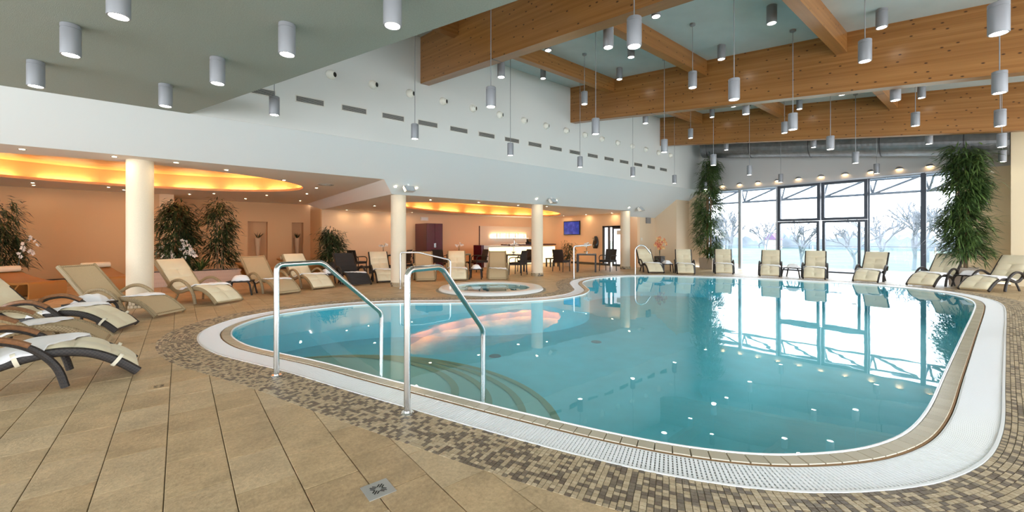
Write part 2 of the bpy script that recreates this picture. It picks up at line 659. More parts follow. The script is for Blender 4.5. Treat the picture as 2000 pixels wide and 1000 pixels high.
for _ in range(60):   # soften the joints between traced points
    curve = [(curve[i - 1] + curve[i] * 2 + curve[(i + 1) % NP]) / 4 for i in range(NP)]
curve, PERIM = resample(curve, NP)
AREA = sum(curve[i - 1].x * curve[i].y - curve[i].x * curve[i - 1].y for i in range(NP)) / 2
SGN = 1 if AREA > 0 else -1
tang, norm = [], []
for i in range(NP):
    t = curve[(i + 6) % NP] - curve[i - 6]
    t.normalize()
    tang.append(t)
    norm.append(Vector((t.y * SGN, -t.x * SGN)))


def off(i, r):
    p = curve[i % NP] + norm[i % NP] * r
    return (p.x, p.y)


def at_s(s):
    """point, tangent, normal at arc length s"""
    x = (s / PERIM * NP) % NP
    i = int(x)
    t = x - i
    j = (i + 1) % NP
    i %= NP
    return curve[i].lerp(curve[j], t), tang[i].lerp(tang[j], t).normalized(), norm[i].lerp(norm[j], t).normalized()


CUR = [(q.x, q.y) for q in curve]


def signed_dist(x, y):
    """distance outwards from the water line (negative in the pool) and the nearest index"""
    best, bi = 1e9, 0
    for i in range(0, NP, 20):
        a = CUR[i]
        d2 = (a[0] - x) ** 2 + (a[1] - y) ** 2
        if d2 < best:
            best, bi = d2, i
    for i in range(bi - 20, bi + 21):
        a = CUR[i % NP]
        d2 = (a[0] - x) ** 2 + (a[1] - y) ** 2
        if d2 < best:
            best, bi = d2, i % NP
    nn = norm[bi]
    side = (x - CUR[bi][0]) * nn.x + (y - CUR[bi][1]) * nn.y
    return math.copysign(math.sqrt(best), side), bi


def band(r0, z0, r1, z1, step=4):
    mb = MB()
    rows = [[(*off(i, r0), z0), (*off(i, r1), z1)] for i in range(0, NP, step)]
    mb.grid(rows, closed_u=True)
    return mb


R_COPE, R_GRATE0, R_GRATE1, R_MOS = 0.125, 0.137, 0.40, 0.84


def pieces(parent, name, items, m, size_mesh, limit=300):
    """items: (x, y, z, ang, sx, sy, sz); the nearest in view become parts, the rest one joined part"""
    vis = [it for it in items if in_view(it[0], it[1])]
    vis.sort(key=lambda it: depth(it[0], it[1]))
    near = set(id(it) for it in vis[:limit])
    rest = MB()
    for it in items:
        if id(it) in near:
            o = link(name, size_mesh, parent)
            o.location = it[:3]
            o.rotation_euler = (0, 0, it[3])
            o.scale = it[4:7]
        else:
            rest.obox(it[:3], it[3], it[4:7])
    r = rest.build(name + '_remainder', m, parent, raw=True)
    r['kind'] = 'stuff'
    return r


def unit_piece(name, m):
    """unit box, top at z 0, with softened top edges"""
    mb = MB()
    e = 0.03
    rows = [(-.5, -1), (.5, -1)]
    lo = [(-.5, -.5, -1), (.5, -.5, -1), (.5, .5, -1), (-.5, .5, -1)]
    mi = [(-.5, -.5, -.3), (.5, -.5, -.3), (.5, .5, -.3), (-.5, .5, -.3)]
    k = .5 - e
    hi = [(-k, -k, 0), (k, -k, 0), (k, k, 0), (-k, k, 0)]
    mb.v = lo + mi + hi
    mb.f = [(8, 9, 10, 11)]
    for a in (0, 4):
        for i in range(4):
            j = (i + 1) % 4
            mb.f.append((a + i, a + j, a + 4 + j, a + 4 + i))
    return mb.mesh(name, m)


# ------------------------------------------------------------------ floor with stone tiles
floor = MB()
FX0, FX1, FY0, FY1 = -8.0, 19.6, -6.0, 22.0
# ground slab with a hole for the pool
bm = bmesh.new()
outer = [bm.verts.new((x, y, -0.012)) for x, y in ((FX0, FY0), (FX1, FY0), (FX1, FY1), (FX0, FY1))]
inner = [bm.verts.new((*off(i, R_MOS - 0.03), -0.012)) for i in range(0, NP, 8)]
TUB = (6.62, 9.05)
TUBR = 1.40
tubv = [bm.verts.new((TUB[0] + (TUBR - .1) * math.cos(2 * PI * k / 64), TUB[1] + (TUBR - .1) * math.sin(2 * PI * k / 64), -0.012)) for k in range(64)]
eds = []
for loop in (outer, inner, tubv):
    for a, b_ in zip(loop, loop[1:] + loop[:1]):
        eds.append(bm.edges.new((a, b_)))
bmesh.ops.triangle_fill(bm, edges=eds, use_beauty=True)
me = bpy.data.meshes.new('floor')
bm.to_mesh(me)
bm.free()
me.materials.append(M['grout'])
floor = struct(link('floor', me), 'beige stone tiled pool deck floor')


def clip_half(poly, px, py, nx, ny):
    """keep the side where (p - P).n >= 0"""
    out = []
    k = len(poly)
    for i in range(k):
        a, b_ = poly[i], poly[(i + 1) % k]
        da = (a[0] - px) * nx + (a[1] - py) * ny
        db = (b_[0] - px) * nx + (b_[1] - py) * ny
        if da >= 0:
            out.append(a)
        if (da >= 0) != (db >= 0):
            t = da / (da - db)
            out.append((a[0] + (b_[0] - a[0]) * t, a[1] + (b_[1] - a[1]) * t))
    return out


TW, TL, JN = 0.302, 0.455, 0.005
full_tile = MB()
hx, hy = (TW - JN) / 2, (TL - JN) / 2
full_tile.v = [(-hx, -hy, -.012), (hx, -hy, -.012), (hx, hy, -.012), (-hx, hy, -.012), (-hx, -hy, -.002), (hx, -hy, -.002), (hx, hy, -.002), (-hx, hy, -.002),
               (-hx + .003, -hy + .003, 0), (hx - .003, -hy + .003, 0), (hx - .003, hy - .003, 0), (-hx + .003, hy - .003, 0)]
full_tile.f = [(8, 9, 10, 11)] + [(a + i, a + (i + 1) % 4, a + 4 + (i + 1) % 4, a + 4 + i) for a in (0, 4) for i in range(4)]
tile_mesh = full_tile.mesh('tile', 'stone_tile')
tiles = []
ix0 = int(math.floor((FX0 + .065) / TW))
for ix in range(ix0, ix0 + int((FX1 - FX0) / TW) + 1):
    xc = -0.065 + TW * (ix + .5)
    ph = (0.0 if ix % 2 else TL * .5) + 0.02 * ((ix * 7) % 5)
    y = FY0 + ph
    while y < FY1 - TL:
        tiles.append((xc, y + TL / 2))
        y += TL
parts, rest = [], MB()
for (xc, yc) in tiles:
    sd, bi = signed_dist(xc, yc)
    if sd < R_MOS - 0.28:
        continue
    poly = None
    if sd < R_MOS + 0.30:
        poly = [(xc - hx, yc - hy), (xc + hx, yc - hy), (xc + hx, yc + hy), (xc - hx, yc + hy)]
        nn = norm[bi]
        ex, ey = off(bi, R_MOS - 0.012)
        poly = clip_half(poly, ex, ey, nn.x, nn.y)
        if len(poly) < 3:
            continue
    td = math.hypot(xc - TUB[0], yc - TUB[1])
    if td < TUBR - 0.33:
        continue
    parts.append((depth(xc, yc) if in_view(xc, yc, 0, 1.1) else 1e6, xc, yc, poly))
parts.sort(key=lambda t: t[0])
for k, (d, xc, yc, poly) in enumerate(parts):
    if k < 300 and d < 1e5:
        if poly is None:
            o = link('tile', tile_mesh, floor)
            o.location = (xc, yc, random.uniform(-.0012, .0))
        else:
            MB().prism(poly, -.012, 0).build('tile', 'stone_tile', floor)
    elif poly is None:
        rest.obox((xc, yc, 0), 0, (TW - JN, TL - JN, .012))
    else:
        rest.prism(poly, -.012, 0)
o = rest.build('tile_remainder', 'stone_tile', floor)
o['kind'] = 'stuff'

# ------------------------------------------------------------------ pool: mosaic band, grate, coping, basin, water
mosb = struct(band(R_GRATE1 + .002, -0.004, R_MOS, -0.004).build('floor_mosaic_band', 'mosaic_grout'), 'brown and beige mosaic band around the pool grate')
items = []
NM = int(PERIM / 0.030)
ROWS = 14
rw = (R_MOS - R_GRATE1 - .012) / ROWS
for k in range(NM):
    s = PERIM * k / NM
    for j in range(ROWS):
        p, t, n = at_s(s)
        r = R_GRATE1 + .008 + rw * (j + .5)
        p = p + n * r
        kk = 1 + 0.0
        # tile length follows the widening of the band on bends
        q, t2, n2 = at_s(s + PERIM / NM)
        L = ((q + n2 * r) - p).length
        items.append((p.x, p.y, .003 + random.uniform(-.0015, .001), math.atan2(t.y, t.x), max(.01, L - .004), rw - .004, .008))
pieces(mosb, 'mosaic_tile', items, 'mosaic', unit_piece('mosaic_tile', 'mosaic'))

gut = struct(band(R_COPE - .01, -0.05, R_GRATE1, -0.05).build('floor_overflow_grate', 'gutter_grey'), 'white slatted overflow grate ring around the pool')
items = []
NG = int(PERIM / 0.0235)
for k in range(NG):
    p, t, n = at_s(PERIM * k / NG)
    p = p + n * ((R_GRATE0 + R_GRATE1) / 2)
    items.append((p.x, p.y, 0.0, math.atan2(n.y, n.x), R_GRATE1 - R_GRATE0 - .02, 0.0178, .03))
pieces(gut, 'grate_slat', items, 'grate_white', unit_piece('grate_slat', 'grate_white'))
mb = MB()
for k in range(9):
    r = R_GRATE0 + .012 + k * (R_GRATE1 - R_GRATE0 - .03) / 8
    mb.grid([[(*off(i, r - .008), -.004), (*off(i, r + .008), -.004)] for i in range(0, NP, 4)], closed_u=True)
mb.build('cross_link', 'grate_white', gut)
rim = band(R_GRATE1 - .012, .006, R_GRATE1 + .006, .006)
rim.grid([[(*off(i, R_GRATE1 - .012), .006), (*off(i, R_GRATE1 - .012), -.05)] for i in range(0, NP, 4)], closed_u=True)
rim.grid([[(*off(i, R_GRATE1 + .006), .006), (*off(i, R_GRATE1 + .006), -.05)] for i in range(0, NP, 4)], closed_u=True)
rim.build('edge_strip', 'rim_white', gut)

cop = struct(band(-.002, -0.02, R_COPE, -0.02).build('floor_pool_coping', 'joint_gap_brown'), 'beige glazed coping tiles along the water edge')
items = []
NC = int(PERIM / 0.108)
for k in range(NC):
    p, t, n = at_s(PERIM * k / NC)
    p2, t2, n2 = at_s(PERIM * (k + 1) / NC)
    r = (R_COPE + .018) / 2
    L = ((p2 + n2 * r) - (p + n * r)).length
    p = p + n * r
    items.append((p.x, p.y, .004, math.atan2(t.y, t.x), L - .003, R_COPE - .022, .03))
pieces(cop, 'coping_tile', items, 'coping_tile', unit_piece('coping_tile', 'coping_tile'))
bead = MB()
prof = [(-.004, -.05), (-.004, .002), (.004, .009), (.013, .009), (.018, .0), (.018, -.03)]
bead.grid([[(*off(i, r), z) for r, z in prof] for i in range(0, NP, 4)], closed_u=True)
bead.build('bead', 'rim_white', cop, smooth=True)
sl = MB()
sl.grid([[(*off(i, R_COPE - .004), -.002), (*off(i, R_COPE + .008), -.002), (*off(i, R_COPE + .008), -.05)] for i in range(0, NP, 4)], closed_u=True)
sl.build('shadow_gap', 'joint_gap_brown', cop)  # brown strip put in for the shade of the gap beside the coping

PD = -0.72
basin = MB()
basin.grid([[(*off(i, 0), 0.0), (*off(i, 0), PD)] for i in range(0, NP, 8)], closed_u=True)
basin.poly([(*off(i, 0), PD) for i in range(0, NP, 8)])
basin = struct(basin.build('floor_pool_basin', 'pool_tile'), 'turquoise tiled basin of the large pool')
# curved entry steps on the near side
for k, (z, ru, rv_) in enumerate(((-.46, 2.45, 1.95), (-.36, 2.1, 1.6), (-.27, 1.75, 1.27), (-.18, 1.4, .95))):
    cx, cy = 1.36, 4.62
    tx, ty = 0.40, -0.917
    nx, ny = 0.917, 0.40
    arcs = []
    for g in (0, -.08):
        pts = [(cx + tx * math.cos(PI * a / 40) * (ru + g) + nx * math.sin(PI * a / 40) * (rv_ + g), cy + ty * math.cos(PI * a / 40) * (ru + g) + ny * math.sin(PI * a / 40) * (rv_ + g)) for a in range(41)]
        arcs.append(pts)
    inside = []
    for q in arcs[0]:
        sd, bi = signed_dist(*q)
        inside.append(q if sd < -.01 else off(bi, -.005))
    stp = MB().prism(inside, PD, z).build('pool_step', 'pool_step', basin)
    mb = MB()
    keep = [i for i in range(41) if signed_dist(*arcs[0][i])[0] < -.02 and signed_dist(*arcs[1][i])[0] < -.01]
    mb.grid([[(*arcs[0][i], z - .05), (*arcs[0][i], z + .006), (*arcs[1][i], z + .006)] for i in keep])
    mb.build('step_edge', 'step_edge', stp)
for (x, y) in ((2.3, 7.0), (4.4, 5.9), (6.6, 5.4)):
    MB().lathe([(0.001, .012), (.10, .012), (.11, 0)], 20, (x, y, PD)).build('pool_drain', 'truss_grey', basin, smooth=True)
wpts = [(*off(i, -.002), -0.006) for i in range(0, NP, 8)]
wat = MB().poly(wpts if SGN > 0 else wpts[::-1]).build('pool_water', 'water', raw=True)
tag(wat, 'turquoise still water filling the large curved pool', 'water')

# ------------------------------------------------------------------ room shell
YV = 9.63           # vent wall
XW = 19.7           # window wall
RZ = lambda y: 5.24 + .136 * y
ZL, ZM = 2.97, 2.64
o = MB().poly([(-8, -6, RZ(-6)), (XW + .2, -6, RZ(-6)), (XW + .2, YV + .2, RZ(YV + .2)), (-8, YV + .2, RZ(YV + .2))]).build('ceiling', 'roof_grey')
struct(o, 'pale grey sloping roof underside above the pool')
o = MB().box((-8, YV, 3.70), (XW, YV + .2, RZ(YV))).build('wall_vent_side', 'white_wall')
struct(o, 'tall white wall with rows of vents and nozzles')
sf = MB()
K = (3.71 - 2.64) / (11.1 - YV)
SZ = lambda y: 3.71 - K * (y - YV)
yl = YV + (3.71 - ZL) / K
sf.poly([(-8, YV, 3.71), (4.25, YV, 3.71), (4.25, yl, ZL), (-8, yl, ZL)])
sf.poly([(4.25, YV, 3.71), (15.95, YV, 3.71), (15.95, 11.1, ZM), (4.65, 11.1, ZM), (4.25, yl, ZL)])
sf.poly([(15.95, YV, 3.71), (18.5, YV, 3.71), (18.5, 11.42, SZ(11.42)), (15.95, 11.42, SZ(11.42)), (15.95, 11.1, ZM)])
sf.poly([(18.5, YV, 3.71), (XW, YV, 3.71), (XW, 10.27, SZ(10.27)), (18.5, 10.27, SZ(10.27))])
sf.poly([(15.95, 11.1, ZM), (15.95, 11.42, ZM), (15.95, 11.42, SZ(11.42))])
sf.poly([(15.95, 11.42, SZ(11.42)), (18.5, 11.42, SZ(11.42)), (18.5, 11.42, ZM + .3), (15.95, 11.42, ZM + .3)])
sf = struct(sf.build('ceiling_soffit', 'soffit_white'), 'pale sloping soffit between the vent wall and the columns')
st = MB().poly([(4.25, yl, ZL), (4.65, 11.1, ZM), (4.80, 19.0, ZM), (4.55, 20.7, ZL)])
struct(st.build('ceiling_step', 'ceiling_white'), 'sloping ceiling step between lounge and bar ceilings')


def holed_ceiling(name, outline, z, ell, label, mname='ceiling_white'):
    cx, cy, a, b_, ang = ell
    bm = bmesh.new()
    ca, sa = math.cos(ang), math.sin(ang)
    N = 72

    def E(k, g=0.0, zz=None):
        t = 2 * PI * k / N
        u, v = (a + g) * math.cos(t), (b_ + g) * math.sin(t)
        return (cx + ca * u - sa * v, cy + sa * u + ca * v, z if zz is None else zz)
    ov = [bm.verts.new((x, y, z)) for x, y in outline]
    iv = [bm.verts.new(E(k)) for k in range(N)]
    eds = []
    for loop in (ov, iv):
        for p, q in zip(loop, loop[1:] + loop[:1]):
            eds.append(bm.edges.new((p, q)))
    bmesh.ops.triangle_fill(bm, edges=eds, use_beauty=True)
    me = bpy.data.meshes.new(name)
    bm.to_mesh(me)
    bm.free()
    me.materials.append(M[mname])
    c = struct(link(name, me), label)
    # lip, shelf for the tubes, drum and lid of the light cove
    mb = MB()
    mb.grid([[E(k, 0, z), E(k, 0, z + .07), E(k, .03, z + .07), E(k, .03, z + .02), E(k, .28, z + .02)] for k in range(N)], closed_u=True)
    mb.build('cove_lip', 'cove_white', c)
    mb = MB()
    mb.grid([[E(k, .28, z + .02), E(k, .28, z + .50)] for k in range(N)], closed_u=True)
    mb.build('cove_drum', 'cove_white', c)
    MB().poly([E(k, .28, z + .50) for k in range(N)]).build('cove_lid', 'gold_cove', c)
    for k in range(0, N, 4):
        MB().tube([E(k + t / 4, .12, z + .045) for t in range(2, 14)], .018, 6).build('cove_tube', 'cove_tube', c)
    return c


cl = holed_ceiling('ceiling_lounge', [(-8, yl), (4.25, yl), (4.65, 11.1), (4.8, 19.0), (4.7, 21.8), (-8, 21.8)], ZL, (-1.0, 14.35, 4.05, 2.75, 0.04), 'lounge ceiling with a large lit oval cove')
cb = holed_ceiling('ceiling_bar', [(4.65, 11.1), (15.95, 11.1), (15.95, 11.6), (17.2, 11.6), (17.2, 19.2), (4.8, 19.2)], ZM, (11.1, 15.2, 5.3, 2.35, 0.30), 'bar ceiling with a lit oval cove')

# lounge walls
o = MB().box((-8, 19.3, 0), (-.45, 19.5, ZL + .02)).build('wall_lounge_near', 'orange_wall')
struct(o, 'plain orange lounge wall behind the brown chaises')
o = MB().box((-.55, 19.15, 0), (-.15, 19.6, ZL)).build('wall_pilaster', 'peach_wall')
struct(o, 'narrow orange pilaster behind the lounge column')
o = MB().box((-8.2, yl, 0), (-8, 19.4, 3.7)).build('wall_lounge_side', 'orange_wall')
struct(o, 'far side wall of the lounge')
o = MB().box((-.36, 19.6, 0), (-.16, 21.2, ZL + .02)).build('wall_lounge_return', 'orange_wall')
struct(o, 'short return wall of the lounge')
# back wall with two niches, built as panels around the holes
YB = 21.0
wl = MB()
NI = [(2.30, 3.05), (4.02, 4.50)]
zb, zt = 0.35, 2.12
xs = [-.35, NI[0][0], NI[0][1], NI[1][0], NI[1][1], 5.4]
for i in range(5):
    if i in (1, 3):
        wl.poly([(xs[i], YB, 0), (xs[i + 1], YB, 0), (xs[i + 1], YB, zb), (xs[i], YB, zb)])
        wl.poly([(xs[i], YB, zt), (xs[i + 1], YB, zt), (xs[i + 1], YB, ZL), (xs[i], YB, ZL)])
        a, c = xs[i], xs[i + 1]
        dd = YB + .35
        wl.poly([(a, YB, zb), (a, dd, zb), (a, dd, zt), (a, YB, zt)])
        wl.poly([(c, YB, zb), (c, dd, zb), (c, dd, zt), (c, YB, zt)])
        wl.poly([(a, dd, zb), (c, dd, zb), (c, dd, zt), (a, dd, zt)])
        wl.poly([(a, YB, zb), (c, YB, zb), (c, dd, zb), (a, dd, zb)])
        wl.poly([(a, YB, zt), (c, YB, zt), (c, dd, zt), (a, dd, zt)])
    else:
        wl.poly([(xs[i], YB, 0), (xs[i + 1], YB, 0), (xs[i + 1], YB, ZL), (xs[i], YB, ZL)])
struct(wl.build('wall_lounge_back', 'orange_wall'), 'orange lounge back wall with two narrow niches')
o = MB().box((4.8, 19.2, 0), (5.0, 21.2, ZL)).build('wall_divider', 'orange_wall')
struct(o, 'short dividing wall between lounge and bar')
o = MB().box((4.8, 19.0, 0), (17.0, 19.2, ZM + .02)).build('wall_bar_back', 'peach_wall')
struct(o, 'peach back wall of the bar area')
# wall with the television and the glazed door
DY0, DY1, DZ = 11.95, 13.45, 2.02
wt = MB()
wt.box((17.0, 13.45, 0), (17.2, 19.2, ZM + .02))
wt.box((17.0, 11.42, DZ), (17.2, 13.45, ZM + .02))
wt.box((17.0, 11.42, 0), (17.2, DY0, DZ))
struct(wt.build('wall_bar_side', 'peach_wall'), 'peach wall with the television and the glazed door')
o = MB().box((17.2, 11.42, 0), (18.5, 11.62, 3.0)).build('wall_corner_recess', 'tan_wall')
struct(o, 'tan recess wall behind the corner lounger')
bx = MB()
bx.poly([(18.5, 10.27, 0), (18.5, 11.42, 0), (18.5, 11.42, SZ(11.42)), (18.5, 10.27, SZ(10.27))])
bx.poly([(18.5, 10.27, 0), (XW, 10.27, 0), (XW, 10.27, SZ(10.27)), (18.5, 10.27, SZ(10.27))])
struct(bx.build('wall_corner_box', 'tan_wall'), 'tan wall box in the corner beside the windows')
o = MB().box((18.9, -6, 0), (19.9, .10, 5.6)).build('wall_right', 'cream_wall')
struct(o, 'cream wall at the window end')
bb = MB()
bb.box((-8, 19.27, 0), (-.55, 19.3, .10))
bb.box((-.15, YB - .03, 0), (4.8, YB, .10))
struct(bb.build('baseboard_lounge', 'baseboard_dark'))
bb = MB()
bb.box((4.8, 18.97, 0), (17.0, 19.0, .11))
bb.box((16.97, 13.45, 0), (17.0, 19.0, .11))
struct(bb.build('baseboard_bar', 'baseboard_dark'))
# back yard of the glazed door: a lit passage
o = MB().box((18.3, 11.7, 0), (18.35, 13.6, 2.4)).build('wall_passage', 'peach_wall')
struct(o, 'orange passage wall seen through the open door')

# low green-grey ceiling slab
o = MB().prism([(-8, YV + .04), (0.13, YV + .04), (2.52, 3.1), (5.75, -6), (-8, -6)], 3.70, 4.15).build('ceiling_low_slab', 'slab_green')
struct(o, 'low green grey plastered ceiling slab')

# beams
for k, X in enumerate((-0.8, 4.80, 10.40, 16.0)):
    if k == 0:
        continue
    mb = MB()
    ys = (-6, YV)
    th = .24
    P = []
    for y in ys:
        P.append([(X, y, RZ(y) - 1.19), (X + th, y, RZ(y) - 1.19), (X + th, y, RZ(y) + .02), (X, y, RZ(y) + .02)])
    mb.v = P[0] + P[1]
    mb.f = [(0, 1, 2, 3), (7, 6, 5, 4), (0, 4, 5, 1), (1, 5, 6, 2), (2, 6, 7, 3), (3, 7, 4, 0)]
    o = mb.build('roof_beam', 'glulam')
    struct(o, ['', 'deep glued timber roof beam nearest the low ceiling slab', 'middle deep glued timber roof beam', 'deep glued timber roof beam nearest the windows'][k])
for bay, (xa, xb) in enumerate(((5.04, 10.40), (10.64, 16.0), (0.5, 4.8))):
    for j, y in enumerate((2.14, 4.95, 7.80)):
        o = MB().box((xa, y, RZ(y) - .40), (xb, y + .18, RZ(y) + .05)).build('roof_joist', 'glulam_x')
        struct(o, f'{ORD[2 - j]} timber cross joist from the vent wall, {("middle bay", "window bay", "bay above the low slab")[bay]}')

# columns
skirt_tile = MB().box((-.0265, -.006, 0), (.0265, .006, .054)).mesh('mosaic_tile', 'mosaic')
for k, (x, y) in enumerate(((-.62, 11.25), (4.96, 11.36), (10.3, 11.2), (15.75, 11.22))):
    zt = SZ(y) if x < 4 else ZM
    if x < 4:
        zt = ZL
    if k == 3:
        zt = ZM - .02
    o = MB().lathe([(.225, .12), (.215, .125), (.215, zt)], 40, (x, y, 0)).build('column', 'column_plaster', smooth=True)
    struct(o, ['cream round column beside the lounge loungers', 'cream round column at the ceiling step', 'cream round column in front of the bar', 'cream round column beside the glazed door'][k])
    for row in range(2):
        for a in range(24):
            an = 2 * PI * (a + .5 * row) / 24
            t_ = link('mosaic_tile', skirt_tile, o)
            t_.location = (x + .224 * math.cos(an), y + .224 * math.sin(an), .003 + row * .06)
            t_.rotation_euler = (0, 0, an + PI / 2)

# ------------------------------------------------------------------ window wall
o = MB().box((XW, .10, 3.62), (XW + .2, 10.4, 6.6)).build('wall_window_head', 'end_wall_grey')
struct(o, 'grey white wall above the window front')
o = MB().box((XW - .02, .10, 0), (XW + .2, 1.22, 3.62)).build('wall_window_side', 'cream_wall')
struct(o, 'yellow cream wall strip beside the windows')
o = MB().box((XW, 9.30, 0), (XW + .2, 10.4, 3.62)).build('wall_window_corner', 'tan_wall')
struct(o, 'tan wall strip at the window corner')
HEAD = 3.62


def window(n, y0, y1, z0, z1, fm, label, fw=.05, dep=.12):
    f = MB()
    x0, x1 = XW - .02, XW - .02 + dep
    f.box((x0, y0, z0), (x1, y0 + fw, z1)).box((x0, y1 - fw, z0), (x1, y1, z1))
    f.box((x0, y0 + fw, z0), (x1, y1 - fw, z0 + fw)).box((x0, y0 + fw, z1 - fw), (x1, y1 - fw, z1))
    o = struct(f.build(n, fm), label)
    MB().box((XW + .03, y0 + fw, z0 + fw), (XW + .036, y1 - fw, z1 - fw)).build('pane', 'window_glass', o)
    return o


window('window_1', 7.91, 9.32, 0, HEAD, 'frame_silver', 'tall window pane beside the corner palm', .045)
window('window_2', 6.40, 7.87, 0, HEAD, 'frame_silver', 'tall window pane between palm side and the dark doors', .045)
window('window_3', 4.90, 6.38, 2.10, HEAD - .02, 'frame_dark', 'dark framed upper light over the farther door', .10, .16)
window('window_4', 3.46, 4.86, 2.10, HEAD - .02, 'frame_dark', 'dark framed upper light over the nearer door', .10, .16)
window('window_5', 2.02, 3.44, 0, HEAD, 'frame_dark', 'tall window pane next to the dark doors', .045)
window('window_6', 1.22, 1.97, 0, HEAD, 'frame_dark', 'tall window pane behind the large right palm', .04)
d2 = window('door_2', 4.93, 6.38, 0.02, 2.09, 'frame_dark', 'dark framed glass terrace door farther from the palm', .085, .14)
d3 = window('door_3', 3.46, 4.83, 0.02, 2.09, 'frame_dark', 'dark framed glass terrace door with side post', .085, .14)
MB().box((XW - .02, 3.66, .1), (XW + .10, 3.74, 2.0)).build('side_post', 'frame_dark', d3)
MB().tube([(XW - .03, 3.78, 1.05), (XW - .08, 3.78, 1.05), (XW - .08, 3.90, 1.05)], .012, 8).build('door_handle', 'steel', d3, True)
MB().tube([(XW - .03, 6.28, 1.05), (XW - .08, 6.28, 1.05), (XW - .08, 6.16, 1.05)], .012, 8).build('door_handle', 'steel', d2, True)
f = MB().box((XW - .05, 7.83, 0), (XW + .12, 7.94, HEAD))
struct(f.build('trim_1', 'frame_silver'), 'silver window mullion')
f = MB().box((XW - .05, 1.95, 0), (XW + .12, 2.05, HEAD))
struct(f.build('trim_2', 'frame_dark'), 'dark window mullion near the right palm')
f = MB().box((XW - .04, 1.2, HEAD - .03), (XW + .16, 9.35, HEAD + .03))
struct(f.build('trim_3', 'frame_silver'), 'window head rail')
f = MB().box((XW - .03, 1.2, 0), (XW + .16, 9.35, .05))
struct(f.build('trim_4', 'terrace'), 'window sill')

# wall lamps over the windows
sc = thing('wall_lamp', '', 'wall lamp', (XW, 0, 3.83), 0, 'small wall lamps above the windows')
mb = MB()
rows = []
for i in range(6):
    e = (PI / 2) * i / 5
    rows.append([(-.11 * math.sin(a) * math.cos(e) - .001, .11 * math.cos(a) * math.cos(e), .09 * math.sin(e)) for a in [PI * k / 10 for k in range(11)]])
mb.grid(rows)
mb.build('lamp_shade', 'lamp_grey', sc, True)
pts = [(-.055 * math.sin(PI * k / 10) - .012, .055 * math.cos(PI * k / 10), .025) for k in range(11)]
MB().poly(pts).build('bulb_glow', 'sconce_light', sc)
SCY = [1.84 + .757 * k for k in range(10)]
for k, y in enumerate(SCY):
    lab = f'{ORD[9 - k]} small wall lamp above the windows, counted from the corner palm'
    if k == 0:
        sc.location = (XW, y, 3.83); sc['label'] = lab
    else:
        copy_tree(sc, (XW, y, 3.83), 0, lab)

# ventilation duct
duct = thing('air_duct', 'large grey spiral air duct hanging above the windows', 'duct', (19.0, 0, 4.22))
mb = MB()
rows = []
ny = 120
for i in range(ny + 1):
    y = .12 + (9.2 - .12) * i / ny
    r = .40 + (.004 if i % 2 else 0)
    rows.append([(r * math.cos(2 * PI * k / 32), y, .143 * y + r * math.sin(2 * PI * k / 32)) for k in range(32)])
mb.grid(rows, closed_v=True)
mb.f.append(tuple(ny * 32 + k for k in range(32)))
mb.build('duct_body', 'galvanised', duct, False)
for y in (1.0, 2.95, 5.0, 7.1, 8.9):
    mb = MB()
    rows = [[((.412) * math.cos(2 * PI * k / 32), y + dy, .143 * y + .412 * math.sin(2 * PI * k / 32)) for k in range(32)] for dy in (0, .03)]
    mb.grid(rows, closed_v=True)
    mb.box((-.006, y, .143 * y + .41), (.006, y + .03, RZ(y) - 4.22))
    mb.build('hanger_band', 'band_dark', duct)

# ------------------------------------------------------------------ vents and nozzles on the white wall
ven = thing('air_vent', '', 'vent', (0, YV, 4.365), 0, 'slatted vents in a row on the white wall')
W2, H2 = .29, .075
mb = MB()
mb.box((-W2, -.012, -H2), (W2, 0, -H2 + .018)).box((-W2, -.012, H2 - .018), (W2, 0, H2))
mb.box((-W2, -.012, -H2 + .018), (-W2 + .018, 0, H2 - .018)).box((W2 - .018, -.012, -H2 + .018), (W2, 0, H2 - .018))
mb.build('frame', 'vent_frame', ven)
MB().box((-W2 + .018, -.004, -H2 + .018), (W2 - .018, -.001, H2 - .018)).build('backing', 'vent_dark', ven)
for k in range(5):
    z = -H2 + .03 + k * .0225
    MB().box((-W2 + .018, -.011, z), (W2 - .018, -.005, z + .012)).build('slat', 'vent_slat', ven)
for k in range(17):
    x = 1.26 + .937 * k
    lab = f'{ORD[16 - k]} slatted air vent on the white wall, counted from the window end'
    if k == 0:
        ven.location = (x, YV, 4.365); ven['label'] = lab
    else:
        copy_tree(ven, (x, YV, 4.365), 0, lab)
noz = thing('air_nozzle', '', 'air nozzle', (0, YV, 5.04), 0, 'round jet nozzles in a row on the white wall')
mb = MB()
rows = []
for i in range(8):
    e = (PI / 2) * i / 8
    rows.append([(.105 * math.cos(e) * math.cos(a), -.100 * math.sin(e) - .004, .105 * math.cos(e) * math.sin(a)) for a in [2 * PI * k / 20 for k in range(20)]])
mb.grid(rows, closed_v=True)
mb.f.append(tuple(7 * 20 + k for k in range(20)))
mb.build('ball', 'nozzle_white', noz, True)
mb = MB()
c = Vector((.052, -.082, -.010))
ax = Vector((.55, -.83, -.10)).normalized()
sx_ = ax.cross(Vector((0, 0, 1))).normalized()
sy_ = ax.cross(sx_)
ring = lambda r, t: [c + ax * t + sx_ * (r * math.cos(2 * PI * k / 16)) + sy_ * (r * math.sin(2 * PI * k / 16)) for k in range(16)]
mb.grid([ring(.062, -.04), ring(.062, .022), ring(.054, .022), ring(.054, -.005)], closed_v=True)
mb.build('collar', 'nozzle_white', noz, True)
MB().poly(ring(.054, .017)).build('opening', 'nozzle_black', noz)
for k in range(16):
    x = 2.62 + .9437 * k
    lab = f'{ORD[15 - k]} round jet nozzle on the white wall, counted from the window end'
    if k == 0:
        noz.location = (x, YV, 5.04); noz['label'] = lab
    else:
        copy_tree(noz, (x, YV, 5.04), 0, lab)

# ------------------------------------------------------------------ lamps
LR, LH = .0835, .33


